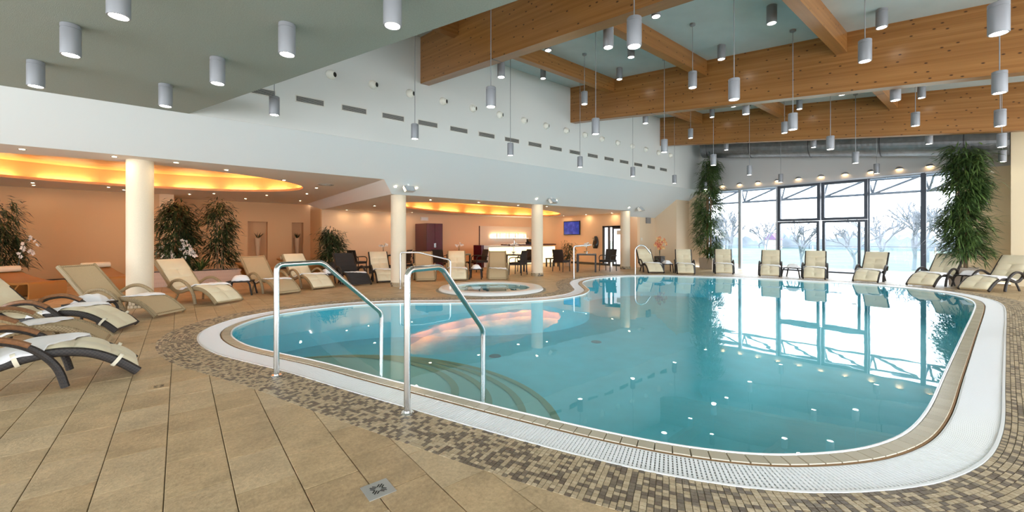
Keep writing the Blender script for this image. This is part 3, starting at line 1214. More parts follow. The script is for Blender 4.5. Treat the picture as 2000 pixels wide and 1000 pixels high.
def lamp_body(root, ztop):
    mb = MB()
    mb.lathe([(.001, ztop), (LR - .006, ztop), (LR, ztop - .006), (LR, ztop - .045), (LR - .004, ztop - .048), (LR - .004, ztop - .052), (LR, ztop - .055), (LR, ztop - LH + .006),
              (LR - .003, ztop - LH), (LR - .014, ztop - LH), (LR - .016, ztop - LH + .02)], 28)
    mb.build('lamp_body', 'lamp_grey', root, True)
    MB().lathe([(.001, ztop - LH + .012), (LR - .016, ztop - LH + .012)], 24).build('diffuser', 'lamp_light', root)


body_proto = None


def pendant(x, y, zb, label, group):
    """zb is the lower rim; the cord runs to a small rose on the roof"""
    global body_proto
    ln = RZ(y) - (zb + LH)
    if body_proto is None:
        body_proto = thing('pendant_lamp', label, 'lamp', (x, y, zb + LH), 0, group)
        lamp_body(body_proto, 0)
        r = body_proto
    else:
        r = copy_tree_base(body_proto, (x, y, zb + LH), label, group)
    MB().tube([(0, 0, 0), (0, 0, ln)], .007, 6).build('cord', 'cord_grey', r)
    MB().lathe([(.001, ln + .01), (.055, ln + .01), (.055, ln - .035), (.045, ln - .045), (.001, ln - .045)], 18).build('ceiling_rose', 'cord_grey', r, True)
    return r


def copy_tree_base(root, loc, label, group):
    r = root.copy()
    COL.objects.link(r)
    r.location = loc
    r['label'] = label
    r['group'] = group
    for ch in root.children:
        if ch.name.split('.')[0] in ('lamp_body', 'diffuser'):
            c_ = ch.copy()
            COL.objects.link(c_)
            c_.parent = r
    return r


rows_x = [18.45, 15.44, 12.55, 9.67, 6.85, 4.06, 1.32]
rows_y = [[8.85, 5.87, 3.0, .25], [8.66, 5.87, 2.98, .22], [8.62, 5.78, 2.91, .20], [8.55, 5.70, 2.86, .16], [8.5, 5.62, 2.83, .12], [8.42, 5.56, 2.77], [8.37]]
for i, x in enumerate(rows_x):
    for j, y in enumerate(rows_y[i]):
        pendant(x, y, 3.6, f'grey cylinder pendant on a long cord, {ORD[j]} from vent wall, {ORD[i]} row from windows', 'long cord pendants over the pool')
rows_x = [16.95, 13.92, 11.02, 8.20, 5.40]
rows_y = [[7.3, 4.4, 1.6], [7.2, 4.33, 1.55], [7.12, 4.27, 1.51], [7.1, 4.2, 1.47], [7.02, 4.17]]
for i, x in enumerate(rows_x):
    for j, y in enumerate(rows_y[i]):
        pendant(x, y, RZ(y) - 1.32, f'grey cylinder pendant on a short cord, {ORD[j]} from vent wall, {ORD[i]} row from windows', 'short cord pendants over the pool')
fix = None


def fixed(x, y, z, label, group):
    global fix
    if fix is None:
        fix = thing('ceiling_lamp', label, 'lamp', (x, y, z), 0, group)
        lamp_body(fix, 0)
        return fix
    return copy_tree(fix, (x, y, z), 0, label, group)


rows_x = [15.35, 14.1, 12.55, 11.1, 9.64, 8.35, 6.83]
rows_y = [[7.12, 4.36, 1.59], [5.84, 3.01], [7.1, 4.3], [5.8, 2.9], [7.06, 4.26, 1.5], [8.82, 5.78, 2.80], [7.04, 4.19]]
for i, x in enumerate(rows_x):
    for j, y in enumerate(rows_y[i]):
        fixed(x, y, RZ(y) + .004, f'grey cylinder lamp fixed under the roof, {ORD[j]} from vent wall, {ORD[i]} row from windows', 'cylinder lamps fixed to the roof')
slab_l = [(-1.45, 8.05, 'farthest row, outer'), (-.16, 8.04, 'farthest row, inner'), (-.91, 6.44, 'second row, outer'), (.38, 6.44, 'second row, inner'), (-.42, 5.05, 'third row, outer'), (.90, 4.95, 'third row, inner'), (1.54, 3.66, 'nearest row, inner')]
for x, y, t in slab_l:
    fixed(x, y, 3.702, f'grey cylinder lamp fixed under the low green slab, {t} one', 'cylinder lamps under the low slab')

# small recessed downlights
dl = None


def downlight(x, y, z, label, group, tilt=None):
    global dl
    if dl is None:
        dl = thing('downlight', label, 'downlight', (x, y, z), 0, group)
        MB().lathe([(.055, -.001), (.055, -.008), (.040, -.008), (.036, -.002)], 20).build('trim_ring', 'lamp_grey', dl, True)
        MB().lathe([(.001, -.003), (.036, -.003)], 16).build('lens', 'spot_light', dl)
        r = dl
    else:
        r = copy_tree(dl, (x, y, z), 0, label, group)
    r.rotation_euler = (tilt or 0, 0, 0)
    return r


LDL = [(-2.15, 11.05), (-0.97, 10.95), (-0.05, 11.0), (0.84, 11.45), (-3.23, 17.6), (-3.36, 18.4), (-1.69, 17.6), (-1.4, 18.3), (0.28, 18.59), (0.95, 17.83), (2.05, 19.35), (2.2, 12.5), (3.33, 13.8), (3.5, 15.81), (3.95, 18.96), (2.49, 17.3)]
for k, (x, y) in enumerate(sorted(LDL, key=lambda q: q[0])):
    downlight(x, y, ZL, f'{ORD[k]} small recessed downlight in the lounge ceiling, counted from the leftmost', 'recessed downlights in the lounge ceiling')
BDL = [(5.83, 15.55), (5.72, 18.59), (6.72, 18.66), (6.31, 11.95), (8.04, 11.73), (8.68, 18.3), (8.0, 18.6), (9.95, 11.88), (11.14, 11.56), (16.6, 15.9), (16.75, 14.4), (16.75, 12.7)]
for k, (x, y) in enumerate(sorted(BDL, key=lambda q: depth(q[0], q[1]) and (CAMS * q[0] - CAMC * q[1]) / depth(*q))):
    downlight(x, y, ZM, f'{ORD[k]} small recessed downlight in the bar ceiling, counted from the leftmost', 'recessed downlights in the bar ceiling')
SA = math.atan(K)
for k, (x, y) in enumerate(((4.65, 10.84), (5.27, 10.83), (9.96, 10.86), (10.95, 10.87), (15.62, 10.92))):
    downlight(x, y, SZ(y) - .002, f'{ORD[k]} small spot in the sloping soffit, counted from the lounge end', 'spots in the sloping soffit', -SA)
spk = thing('speaker', '', 'speaker', (0, 0, 0), 0, 'white speakers on the sloping soffit')
MB().box((-.03, -.02, -.10), (.03, .06, .02)).build('bracket', 'speaker_white', spk)
mb = MB()
mb.grid([[(-.13, -.20, -.20), (.13, -.20, -.20), (.15, -.06, -.04), (-.15, -.06, -.04)], [(-.12, -.05, -.23), (.12, -.05, -.23), (.14, .04, -.09), (-.14, .04, -.09)]], closed_v=True)
mb.f.append((4, 5, 6, 7))
mb.build('cabinet', 'speaker_white', spk)
MB().poly([(-.115, -.201, -.19), (.115, -.201, -.19), (.132, -.075, -.052), (-.132, -.075, -.052)]).build('grille', 'speaker_mesh', spk)
for k, (x, y, lab) in enumerate(((4.97, 10.74, 'white speaker on the soffit above the column at the ceiling step'), (10.61, 10.76, 'white speaker on the soffit above the column before the bar'), (16.27, 10.82, 'white speaker on the soffit beside the glazed door column'))):
    if k == 0:
        spk.location = (x, y, SZ(y)); spk['label'] = lab
    else:
        copy_tree(spk, (x, y, SZ(y)), 0, lab)
t = thing('ceiling_grille', 'round perforated air outlet in the lounge ceiling', 'vent', (3.33, 12.75, ZL))
MB().lathe([(.001, -.012), (.10, -.012), (.11, -.02), (.13, -.02), (.14, -.008), (.22, -.008), (.26, 0)], 28).build('outlet', 'ceiling_white', t, True)
for r in (.12, .17, .21):
    MB().tube([(r * math.cos(2 * PI * k / 24), r * math.sin(2 * PI * k / 24), -.021 if r < .15 else -.010) for k in range(24)], .008, 6, closed=True).build('ring', 'vent_slat', t)

# ------------------------------------------------------------------ loungers
LP = [(0, .035), (.14, .165), (.33, .285), (.54, .335), (.75, .315), (.94, .262), (1.08, .25), (1.20, .30), (1.33, .425), (1.50, .62), (1.64, .775), (1.76, .90)]
LPROF, LLEN = resample([(u, 0, z) for u, z in catmull(LP, 8, False)], 61, False)


def lp(s):
    """point and upward normal at fraction s of the lounger profile"""
    x = max(0, min(59.999, s * 60))
    i = int(x)
    p = LPROF[i].lerp(LPROF[i + 1], x - i)
    a, b_ = LPROF[max(0, i - 1)], LPROF[min(60, i + 2)]
    t_ = (b_ - a).normalized()
    return p, Vector((-t_.z, 0, t_.x))


HW = .30


def make_lounger(frame, sling, cushion, label, wood=False, straps=False):
    root = thing('sun_lounger', label, 'sun lounger', (0, 0, 0), 0, 'reclining loungers around the pool')
    for sd in (-1, 1):
        mb = MB()
        rows = []
        for i in range(61):
            p, n = lp(i / 60)
            y = sd * HW
            a, c_ = .028, .042
            rows.append([p + n * (c_ * math.sin(q)) + Vector((0, y + a * math.cos(q), 0)) for q in [2 * PI * k / 8 for k in range(8)]])
        mb.grid(rows, closed_v=True)
        mb.f.append(tuple(range(8)))
        mb.f.append(tuple(480 + k for k in range(8)))
        mb.build('side_rail', frame, root, True)
        hoop = catmull([(.50, .015), (.56, .22), (.70, .40), (.90, .50), (1.10, .485), (1.24, .40), (1.31, .34)], 8, False)
        ys = [sd * (HW + .055) if u < 1.15 else sd * (HW + .055 - .04 * (u - 1.15) / .16) for u, z in hoop]
        path = [(u, y, z) for (u, z), y in zip(hoop, ys)]
        MB().tube(path, .031, 8).build('arm_hoop', frame, root, True)
        if wood:
            top = [(u, y, z + .012) for (u, y, z) in path if .72 < u < 1.2 and z > .38]
            mb = MB()
            mb.tube(top, .034, 8)
            mb.build('armrest', 'wood_arm', root, True)
        MB().tube([(1.06, sd * (HW - .03), .25), (1.12, sd * (HW - .01), .12), (1.15, sd * (HW + .01), .0)], .022, 8).build('leg', frame, root, True)
    p, n = lp(.02)
    MB().tube([(p.x, -HW, p.z), (p.x, HW, p.z)], .024, 8).build('foot_bar', frame, root, True)
    p, n = lp(.985)
    MB().tube([(p.x, -HW, p.z), (p.x, HW, p.z)], .024, 8).build('head_bar', frame, root, True)
    MB().tube([(.62, -HW - .05, .30), (.66, 0, .26), (.62, HW + .05, .30)], .016, 6).build('cross_bar', frame, root, True)
    rows, nr = [], []
    for i in range(61):
        p, n = lp(i / 60)
        rows.append([p + n * .018 + Vector((0, y, 0)) for y in (-HW + .01, 0, HW - .01)])
        nr.append(n)
    MB().sheet(rows, .014, nr).build('sling', sling, root, True)
    if sling == 'sling_dark':
        mb = MB()
        for i in range(1, 60):
            p, n = lp(i / 60)
            q = p + n * .022
            mb.tube([(q.x, -HW + .02, q.z), (q.x, HW - .02, q.z)], .009, 5, cap=False)
        o = mb.build('slat_weave', frame, root)
        o['kind'] = 'stuff'
    if cushion:
        rows, nr = [], []
        for i in range(97):
            s = .012 + .985 * i / 96
            p, n = lp(s)
            r = []
            for j in range(17):
                y = -HW + .005 + (2 * HW - .01) * j / 16
                edge = min(1, (1 - abs(j - 8) / 8) * 4)
                puff = .022 + .028 * abs(math.sin(PI * i / 12)) ** .5 * abs(math.sin(PI * j / 8)) ** .5
                r.append(p + n * (.018 + puff * (.5 + .5 * edge ** .5)) + Vector((0, y, 0)))
            rows.append(r)
            nr.append(n)
        cu = MB().sheet(rows, .026, nr).build('cushion', 'cushion_cream', root, True)
        rows, nr = [], []
        for i in range(12):
            s = .845 + .15 * i / 11
            p, n = lp(s)
            b_ = math.sin(PI * i / 11) ** .5
            rows.append([p + n * (.056 + .035 * b_ * (1 - (abs(j - 6) / 6) ** 4)) + Vector((0, -HW + .02 + (2 * HW - .04) * j / 12, 0)) for j in range(13)])
            nr.append(n)
        MB().sheet(rows, .02, nr).build('head_pillow', 'cushion_cream', cu, True)
        if straps:
            for s in (.10, .42):
                p, n = lp(s)
                for sd in (-1, 1):
                    mb = MB()
                    t_ = Vector((n.z, 0, -n.x))
                    loop = []
                    for q in range(16):
                        an = 2 * PI * q / 16
                        loop.append(p + n * (.01 + .066 * math.sin(an)) + Vector((0, sd * HW + .040 * math.cos(an), 0)))
                    mb.grid([[a + t_ * .016 for a in loop], [a - t_ * .016 for a in loop]], closed_v=True)
                    mb.build('strap', 'strap_cream', cu, True)
    return root


def make_towel(thick):
    """white towel lying across the knee of a lounger; its front edge hangs askew"""
    mb = MB()
    rows, nr = [], []
    for i in range(25):
        r = []
        for j in range(15):
            v = j / 14
            s0, s1 = .21 + .13 * v, .50
            s = s0 + (s1 - s0) * i / 24
            p, n = lp(s)
            y = (-HW - .035) + (2 * HW + .07) * v
            drop = 0
            if abs(y) > HW:
                drop = .03
            wv = .006 * math.sin(9 * v + i * .5) + .004 * math.sin(23 * v)
            r.append(p + n * (thick + .018 + wv - drop) + Vector((0, y, 0)))
        rows.append(r)
        nr.append(lp(.36)[1])
    return mb.sheet(rows, .016, nr).mesh('folded_towel', 'towel_white', True)


PROTO = {}
TOWEL = {}
LOUNGERS = [  # x, y, head direction, frame, sling, cushion, wood, towel, label
    (-.36, 5.98, (-1, -.10), 'wicker_dark', 'sling_dark', 'w', 1, 'cream cushioned dark wicker lounger nearest the camera'),
    (-.72, 7.57, (-1, 0), 'wicker_beige', 'sling_beige', 'b', 1, 'bare beige lounger between the two dark cushioned ones'),
    (-.62, 8.60, (-.945, .33), 'wicker_dark', 'sling_dark', 'w', 1, 'second cream cushioned dark lounger from the camera, wooden armrests'),
    (-.12, 9.67, (-.76, .65), 'wicker_beige', 'sling_beige', '', 1, 'bare beige lounger in front of the nearest round column'),
    (.84, 10.65, (-.58, .81), 'wicker_beige', 'sling_beige', 'c', 1, 'cream cushioned beige lounger in front of the orchid planter'),
    (2.12, 11.45, (-.33, .94), 'wicker_beige', 'sling_beige', '', 1, 'bare beige lounger between two cream cushioned ones'),
    (3.08, 12.02, (-.25, .97), 'wicker_beige', 'sling_beige', 'c', 1, 'cream cushioned beige lounger beside the dark ribbed lounger'),
    (4.15, 12.15, (0, 1), 'wicker_dark', 'sling_dark', '', 1, 'bare dark ribbed lounger without cushion'),
    (5.05, 12.40, (.2, .98), 'wicker_dark', 'sling_dark', 'c', 1, 'cream cushioned dark lounger half behind the step column'),
    (6.17, 12.0, (.41, .91), 'wicker_beige', 'sling_beige', '', 1, 'bare beige lounger right of the step column'),
    (7.05, 11.5, (.5, .86), 'wicker_beige', 'sling_beige', 'c', 1, 'cream cushioned lounger behind the whirlpool'),
    (8.2, 10.85, (.6, .8), 'wicker_beige', 'sling_beige', '', 1, 'bare beige lounger in front of the bar counter'),
    (14.6, 8.95, (.65, .76), 'wicker_dark', 'sling_dark', 'c', 1, 'cushioned lounger in the tan wall corner'),
    (15.1, 8.0, (.85, .52), 'wicker_dark', 'sling_beige', 'c', 1, 'cushioned lounger beside the corner palm'),
    (16.3, 7.1, (.90, .42), 'wicker_dark', 'sling_beige', 'c', 1, 'cushioned lounger in front of the silver mullion window'),
    (16.5, 5.6, (.955, .295), 'wicker_dark', 'sling_beige', 'c', 1, 'cushioned lounger in front of the farther terrace door'),
    (16.6, 4.3, (.975, .22), 'wicker_dark', 'sling_beige', 'c', 1, 'cushioned lounger in front of the nearer terrace door'),
    (16.75, 3.0, (1, 0), 'wicker_dark', 'sling_beige', 'c', 1, 'cushioned lounger in front of the tall dark mullion'),
    (16.55, 1.75, (.96, -.28), 'wicker_dark', 'sling_beige', 'c', 1, 'cushioned lounger in front of the large right palm'),
    (16.25, .72, (.90, -.43), 'wicker_dark', 'sling_beige', 'c', 1, 'rightmost cushioned lounger beside the cream wall'),
]
for k, (x, y, hd, fr_, sl_, cu_, tw, lab) in enumerate(LOUNGERS):
    rz = math.atan2(hd[1], hd[0])
    key = (fr_, sl_, cu_)
    if key not in PROTO:
        r = PROTO[key] = make_lounger(fr_, sl_, cu_ in ('w', 'c'), lab, cu_ in ('w', 'b'), cu_ == 'w')
        r.location = (x, y, 0)
        r.rotation_euler = (0, 0, rz)
    else:
        r = copy_tree(PROTO[key], (x, y, 0), rz, lab)
    th = .060 if cu_ in ('w', 'c') else .024
    if th not in TOWEL:
        TOWEL[th] = make_towel(th)
    if tw:
        t_ = link('towel', TOWEL[th])
        t_.location = (x, y, 0)
        t_.rotation_euler = (0, 0, rz)
        tag(t_, 'white towel across the ' + lab.replace('cushioned ', '').replace(' without cushion', '').replace(', wooden armrests', ''), 'towel', 'towels on the loungers')

# small side tables with folded towels
stp = thing('side_table', '', 'side table', (0, 0, 0), 0, 'small dark side tables between loungers')
MB().cbox((0, 0, .335), (.50, .42, .03)).build('table_top', 'wicker_dark', stp)
for sx in (-1, 1):
    for sy in (-1, 1):
        MB().tube(catmull([(sx * .20, sy * .17, .33), (sx * .245, sy * .18, .27), (sx * .27, sy * .19, .14), (sx * .30, sy * .20, 0)], 5, False), .02, 8).build('leg', 'wicker_dark', stp, True)


def rolled_towel():
    rows, nr = [], []
    for i in range(15):
        a = -1 + 2 * i / 14
        rows.append([(a * .19, b_ * .14, .12 * (1 - a ** 4) * (1 - b_ ** 4) + .006 * math.sin(9 * a + 5 * b_)) for b_ in [-1 + 2 * j / 12 for j in range(13)]])
    return MB().sheet(rows, .012).mesh('folded_towel', 'towel_white', True)


ft = rolled_towel()
ST = [(1.18, 12.1, -.4, 'beside the bare beige lounger near the planter'), (7.95, 11.75, .9, 'behind the whirlpool'), (3.46, 13.0, .1, 'beside the dark ribbed lounger'),
      (15.55, 9.05, .7, 'in the tan wall corner'), (17.0, 5.02, 1.45, 'between the loungers before the terrace doors'), (-1.12, 9.52, 2.6, 'between the left loungers'), (17.42, .83, 1.2, 'between the two rightmost loungers')]
for k, (x, y, rz, lab) in enumerate(ST):
    L_ = 'small dark side table ' + lab
    if k == 0:
        stp.location = (x, y, 0); stp.rotation_euler = (0, 0, rz); stp['label'] = L_
    else:
        copy_tree(stp, (x, y, 0), rz, L_)
    t_ = link('folded_towel', ft)
    t_.location = (x, y, .364)
    t_.rotation_euler = (0, 0, rz + .3)
    tag(t_, 'folded white towel on the side table ' + lab, 'towel', 'folded towels on the side tables')

# orange wave chaises in the lounge
ch = thing('wave_chaise', '', 'chaise', (0, 0, 0), 0, 'brown wave chaises in the lounge')
path = catmull([(0, .0), (-.02, .16), (-.01, .33), (.06, .385), (.2, .375), (.6, .36), (1.1, .43), (1.5, .52), (1.85, .60)], 6, False)
rows, nr = [], []
for i, (u, z) in enumerate(path):
    a, c_ = path[max(0, i - 1)], path[min(len(path) - 1, i + 1)]
    t_ = Vector((c_[0] - a[0], 0, c_[1] - a[1])).normalized()
    n = Vector((-t_.z, 0, t_.x))
    rows.append([Vector((u, y, z)) for y in (-.33, 0, .33)])
    nr.append(n)
MB().sheet(rows, .05, nr).build('seat_shell', 'orange_leather', ch, True)
mb = MB()
path = catmull([(.42, .33), (.62, .16), (.80, .02), (1.0, .02), (1.2, .18), (1.42, .45)], 6, False)
rows, nr = [], []
for i, (u, z) in enumerate(path):
    a, c_ = path[max(0, i - 1)], path[min(len(path) - 1, i + 1)]
    t_ = Vector((c_[0] - a[0], 0, c_[1] - a[1])).normalized()
    rows.append([Vector((u, y, z + .02)) for y in (-.29, 0, .29)])
    nr.append(Vector((-t_.z, 0, t_.x)))
mb.sheet(rows, .04, nr).build('support_fold', 'orange_leather', ch, True)
mb = MB().tube([(1.62, -.31, .635), (1.62, -.29, .635), (1.62, 0, .635), (1.62, .29, .635), (1.62, .31, .635)], .075, 16, rr=[.75, 1, 1, 1, .75])
mb.build('neck_roll', 'pillow_cream', ch, True)
for k, (x, y, hd, lab) in enumerate(((-2.4, 14.4, (-.6, .8), 'brown wave chaise beside the leftmost palm'), (-1.2, 15.05, (-.4, .92), 'brown wave chaise seen behind the nearest round column'),
                                     (2.45, 16.3, (-.4, .92), 'brown wave chaise below the wider niche'), (4.0, 16.7, (-.4, .92), 'brown wave chaise below the narrower niche'))):
    rz = math.atan2(hd[1], hd[0])
    if k == 0:
        ch.location = (x, y, 0); ch.rotation_euler = (0, 0, rz); ch['label'] = lab
    else:
        copy_tree(ch, (x, y, 0), rz, lab)

# ------------------------------------------------------------------ handrails
def rail(name, label, pts, r=.021, flange=None, bend=.07):
    t = thing(name, label, 'handrail', (pts[0][0], pts[0][1], 0))
    P = [Vector(p) - Vector((pts[0][0], pts[0][1], 0)) for p in pts]
    path = [P[0]]
    for a, b_, c_ in zip(P, P[1:], P[2:]):
        d1, d2 = (a - b_), (c_ - b_)
        k1, k2 = min(bend, d1.length * .45), min(bend, d2.length * .45)
        s_, e_ = b_ + d1.normalized() * k1, b_ + d2.normalized() * k2
        for q in range(7):
            u = q / 6
            path.append(s_ * (1 - u) ** 2 + b_ * 2 * u * (1 - u) + e_ * u * u)
    path.append(P[-1])
    MB().tube(path, r, 14).build('rail_tube', 'steel', t, True)
    MB().lathe([(.001, .016), (.045, .016), (.052, .008), (.052, 0)], 20, (0, 0, .003)).build('base_flange', 'steel', t, True)
    return t


nx, ny = .925, .38
x0, y0 = .764, 4.72
NR = .026
rail('pool_handrail', 'polished steel handrail over the pool steps, farther of the pair', [(x0, y0, 0), (x0, y0, 1.13), (x0 + nx * .52, y0 + ny * .52, 1.13), (x0 + nx * 1.40, y0 + ny * 1.40, .415), (x0 + nx * 1.40, y0 + ny * 1.40, -.42)], NR)
x0, y0 = 1.41, 3.06
nx, ny = .93, .37
rail('pool_handrail', 'polished steel handrail over the pool steps, nearer of the pair', [(x0, y0, 0), (x0, y0, 1.147), (x0 + nx * .42, y0 + ny * .42, 1.147), (x0 + nx * 1.10, y0 + ny * 1.10, .455), (x0 + nx * 1.10, y0 + ny * 1.10, -.42)], NR)
rail('water_spout', 'thin steel water spout with flat arm at the inner pool bend', [(10.45, 9.52, 0), (10.45, 9.52, 1.12), (10.95, 9.24, 1.16)], .026)
rail('water_spout', 'thin swan neck water spout beside the corner lounger', [(13.55, 9.20, 0), (13.55, 9.20, 1.0), (13.66, 9.08, 1.14), (13.80, 8.94, 1.10), (13.96, 8.80, .82)], .026, bend=.1)
rail('spa_handrail', 'thin steel handrail leading into the whirlpool', [(4.75, 10.75, 0), (4.75, 10.75, 1.0), (5.15, 10.45, 1.0), (5.75, 9.75, .80), (5.75, 9.75, -.2)], .024)

# ------------------------------------------------------------------ whirlpool
sp = thing('whirlpool', 'round white rimmed whirlpool sunk in the deck', 'whirlpool', (TUB[0], TUB[1], 0))
MB().lathe([(TUBR + .02, -.012), (TUBR + .02, .03), (TUBR - .02, .075), (TUBR - .08, .085), (TUBR - .28, .085), (TUBR - .34, .07), (TUBR - .36, .0), (TUBR - .36, -.12)], 64).build('rim', 'spa_white', sp, True)
MB().lathe([(TUBR - .36, -.10), (TUBR - .38, -.45), (TUBR - .70, -.45), (TUBR - .72, -.8), (.001, -.8)], 64).build('basin', 'spa_blue', sp, True)
MB().poly([((TUBR - .34) * math.cos(2 * PI * k / 64), (TUBR - .34) * math.sin(2 * PI * k / 64), .052) for k in range(64)]).build('water_surface', 'water', sp, raw=True)
MB().lathe([(TUBR + .09, -.012), (TUBR + .09, .012), (TUBR + .015, .012)], 64).build('outer_ring', 'mosaic_grout', sp, True)

# ------------------------------------------------------------------ floor drains
dr = thing('floor_drain', 'square steel floor drain in the stone tiles, nearest the camera', 'drain', (.86, 2.24, .0005))
me_ = MB()
S = .075
zt_ = .003
me_.box((-S, -S, -.004), (S, S, .002)).build('drain_plate', 'drain_steel', dr)
for q in range(4):
    for j in (-1, 0, 1):
        an = q * PI / 2 + PI / 4
        ca, sa = math.cos(an), math.sin(an)
        u0, u1 = .015, .05 - abs(j) * .008
        v = j * .013
        pts = [(u0, v - .004), (u1, v - .004), (u1, v + .004), (u0, v + .004)]
        MB().poly([(ca * a - sa * b_, sa * a + ca * b_, .0026) for a, b_ in pts]).build('slot', 'nozzle_black', dr)
dr2 = copy_tree(dr, (-.15, 5.1, .0005), 0, 'stone filled floor drain cover in the tiles beyond the nearest lounger foot')
for ch_ in dr2.children:
    if ch_.name.startswith('drain_plate'):
        ch_.data = ch_.data.copy()
        ch_.data.materials[0] = M['stone_tile']
# ------------------------------------------------------------------ plants
def leaf(mb, p, d, L, W, droop, rnd):
    """a lance leaf of two bent quads starting at p towards d"""
    d = d.normalized()
    side = d.cross(Vector((0, 0, 1)))
    if side.length < .05:
        side = Vector((1, 0, 0))
    side.normalize()
    side = (side + Vector((0, 0, rnd.uniform(-.5, .5)))).normalized()
    a = p
    b_ = p + d * (L * .45) + Vector((0, 0, -droop * L * .2))
    c_ = p + d * L + Vector((0, 0, -droop * L * .75))
    n = len(mb.v)
    mb.v += [tuple(a), tuple(b_ + side * W), tuple(b_ - side * W), tuple(c_)]
    mb.f += [(n, n + 2, n + 1), (n + 1, n + 2, n + 3)]


def foliage(parent, rnd, z0, z1, rad, count, lmat, L=(.14, .28), W=.013, tufts=40, droop=(.1, 1.0)):
    mb = MB()
    cl = []
    for k in range(tufts):
        z = z0 + (z1 - z0) * (k + rnd.random()) / tufts
        a = rnd.uniform(0, 2 * PI)
        r = rad((z - z0) / (z1 - z0)) * (rnd.random() ** .5)
        cl.append(Vector((r * math.cos(a), r * math.sin(a), z)))
    for k in range(count):
        c_ = rnd.choice(cl)
        R = .14 + .1 * rnd.random()
        p = c_ + Vector((rnd.gauss(0, R * .6), rnd.gauss(0, R * .6), rnd.gauss(0, R * .6)))
        out = Vector((p.x, p.y, 0))
        if out.length < .02:
            out = Vector((1, 0, 0))
        d = out.normalized() * .9 + Vector((rnd.uniform(-.7, .7), rnd.uniform(-.7, .7), rnd.uniform(-.6, .5)))
        leaf(mb, p, d, rnd.uniform(*L), W * rnd.uniform(.8, 1.3), rnd.uniform(*droop), rnd)
    o = mb.build('foliage', lmat, parent, raw=True)
    o['kind'] = 'stuff'
    return o


def square_pot(parent, s, h, m='pot_stone', taper=.9):
    mb = MB()
    a, b_, t = s * taper / 2, s / 2, .03
    R = lambda q, z: [(-q, -q, z), (q, -q, z), (q, q, z), (-q, q, z)]
    mb.grid([R(a, 0), R(b_, h), R(b_ - t, h), R(b_ - t, h - .06)], closed_v=True)
    mb.f.append((3, 2, 1, 0))
    mb.build('pot', m, parent)
    MB().poly(R(b_ - t, h - .05)).build('soil', 'soil', parent)


def round_pot(parent, r0, r1, h, m):
    MB().lathe([(.001, 0), (r0, 0), (r1, h), (r1 - .02, h), (r1 - .03, h - .04)], 24).build('pot', m, parent, True)
    MB().lathe([(.001, h - .04), (r1 - .03, h - .04)], 20).build('soil', 'soil', parent)


def canes(parent, rnd, n, spread, z0, z1, r=.014):
    for k in range(n):
        a = rnd.uniform(0, 2 * PI)
        q = spread * rnd.random() ** .5
        x, y = q * math.cos(a), q * math.sin(a)
        h = z1 * rnd.uniform(.85, 1.0)
        MB().tube([(x * .7, y * .7, z0), (x, y, (z0 + h) / 2), (x * 1.3 + rnd.uniform(-.05, .05), y * 1.3, h)], r, 6, rr=[1, .85, .4]).build('cane', 'bamboo_cane', parent, True)


def bamboo(label, loc, pot, z0, z1, rad, count, seed, lmat='leaf_green', tufts=60, ncane=8, **kw):
    rnd = random.Random(seed)
    t = thing('potted_bamboo', label, 'plant', loc)
    if pot:
        pot(t)
    foliage(t, rnd, z0, z1, rad, count, lmat, tufts=tufts, **kw)
    canes(t, rnd, ncane, .14, kw.get('_', 0) or .02, z1 * .95)
    return t


bamboo('tall bamboo palm reaching the duct at the window corner', (18.75, 8.85, 0), lambda t: square_pot(t, .62, .50), .75, 4.95,
       lambda f: .44 if f < .5 else .44 - .5 * (f - .5) * .8, 7500, 3, tufts=110, ncane=14, L=(.16, .34), W=.016)
bamboo('huge bushy bamboo palm beside the cream wall at the windows', (18.25, 1.0, 0), lambda t: square_pot(t, .62, .52), .95, 4.05,
       lambda f: .36 + .08 * math.sin(9 * f) - (.10 if f > .8 else 0), 8000, 5, tufts=90, ncane=10, L=(.18, .36), W=.017)
bamboo('broad dark bamboo in the striped planter', (-.05, 15.72, .42), None, .25, 1.95, lambda f: .50 * math.sin(PI * min(1, .25 + f * .62)), 3600, 8, lmat='leaf_dark', tufts=48, ncane=6, W=.017)
bamboo('slender bamboo at the end of the striped planter', (.98, 15.72, .42), None, .18, 2.02, lambda f: .30 + .1 * math.sin(12 * f), 2400, 9, lmat='leaf_dark', tufts=36, ncane=5, W=.016)
bamboo('dark palm cut by the left picture edge', (-3.75, 17.0, 0), lambda t: round_pot(t, .2, .26, .45, 'pot_dark'), .60, 2.30, lambda f: .42, 3200, 10, lmat='leaf_dark', tufts=40, ncane=5)
bamboo('dense round topped bamboo behind the dark ribbed lounger', (4.50, 16.35, 0), lambda t: square_pot(t, .45, .5, 'pot_dark'), .62, 1.62, lambda f: .34, 2600, 11, lmat='leaf_dark', tufts=34, ncane=4, L=(.12, .24), W=.016)
bamboo('small leafy pot plant beside the glowing bar counter', (15.0, 14.1, 0), lambda t: round_pot(t, .15, .2, .35, 'vase_tan'), .45, 1.12, lambda f: .22 + .14 * f, 420, 12, lmat='leaf_dark', tufts=12, ncane=4, L=(.18, .35), W=.014)

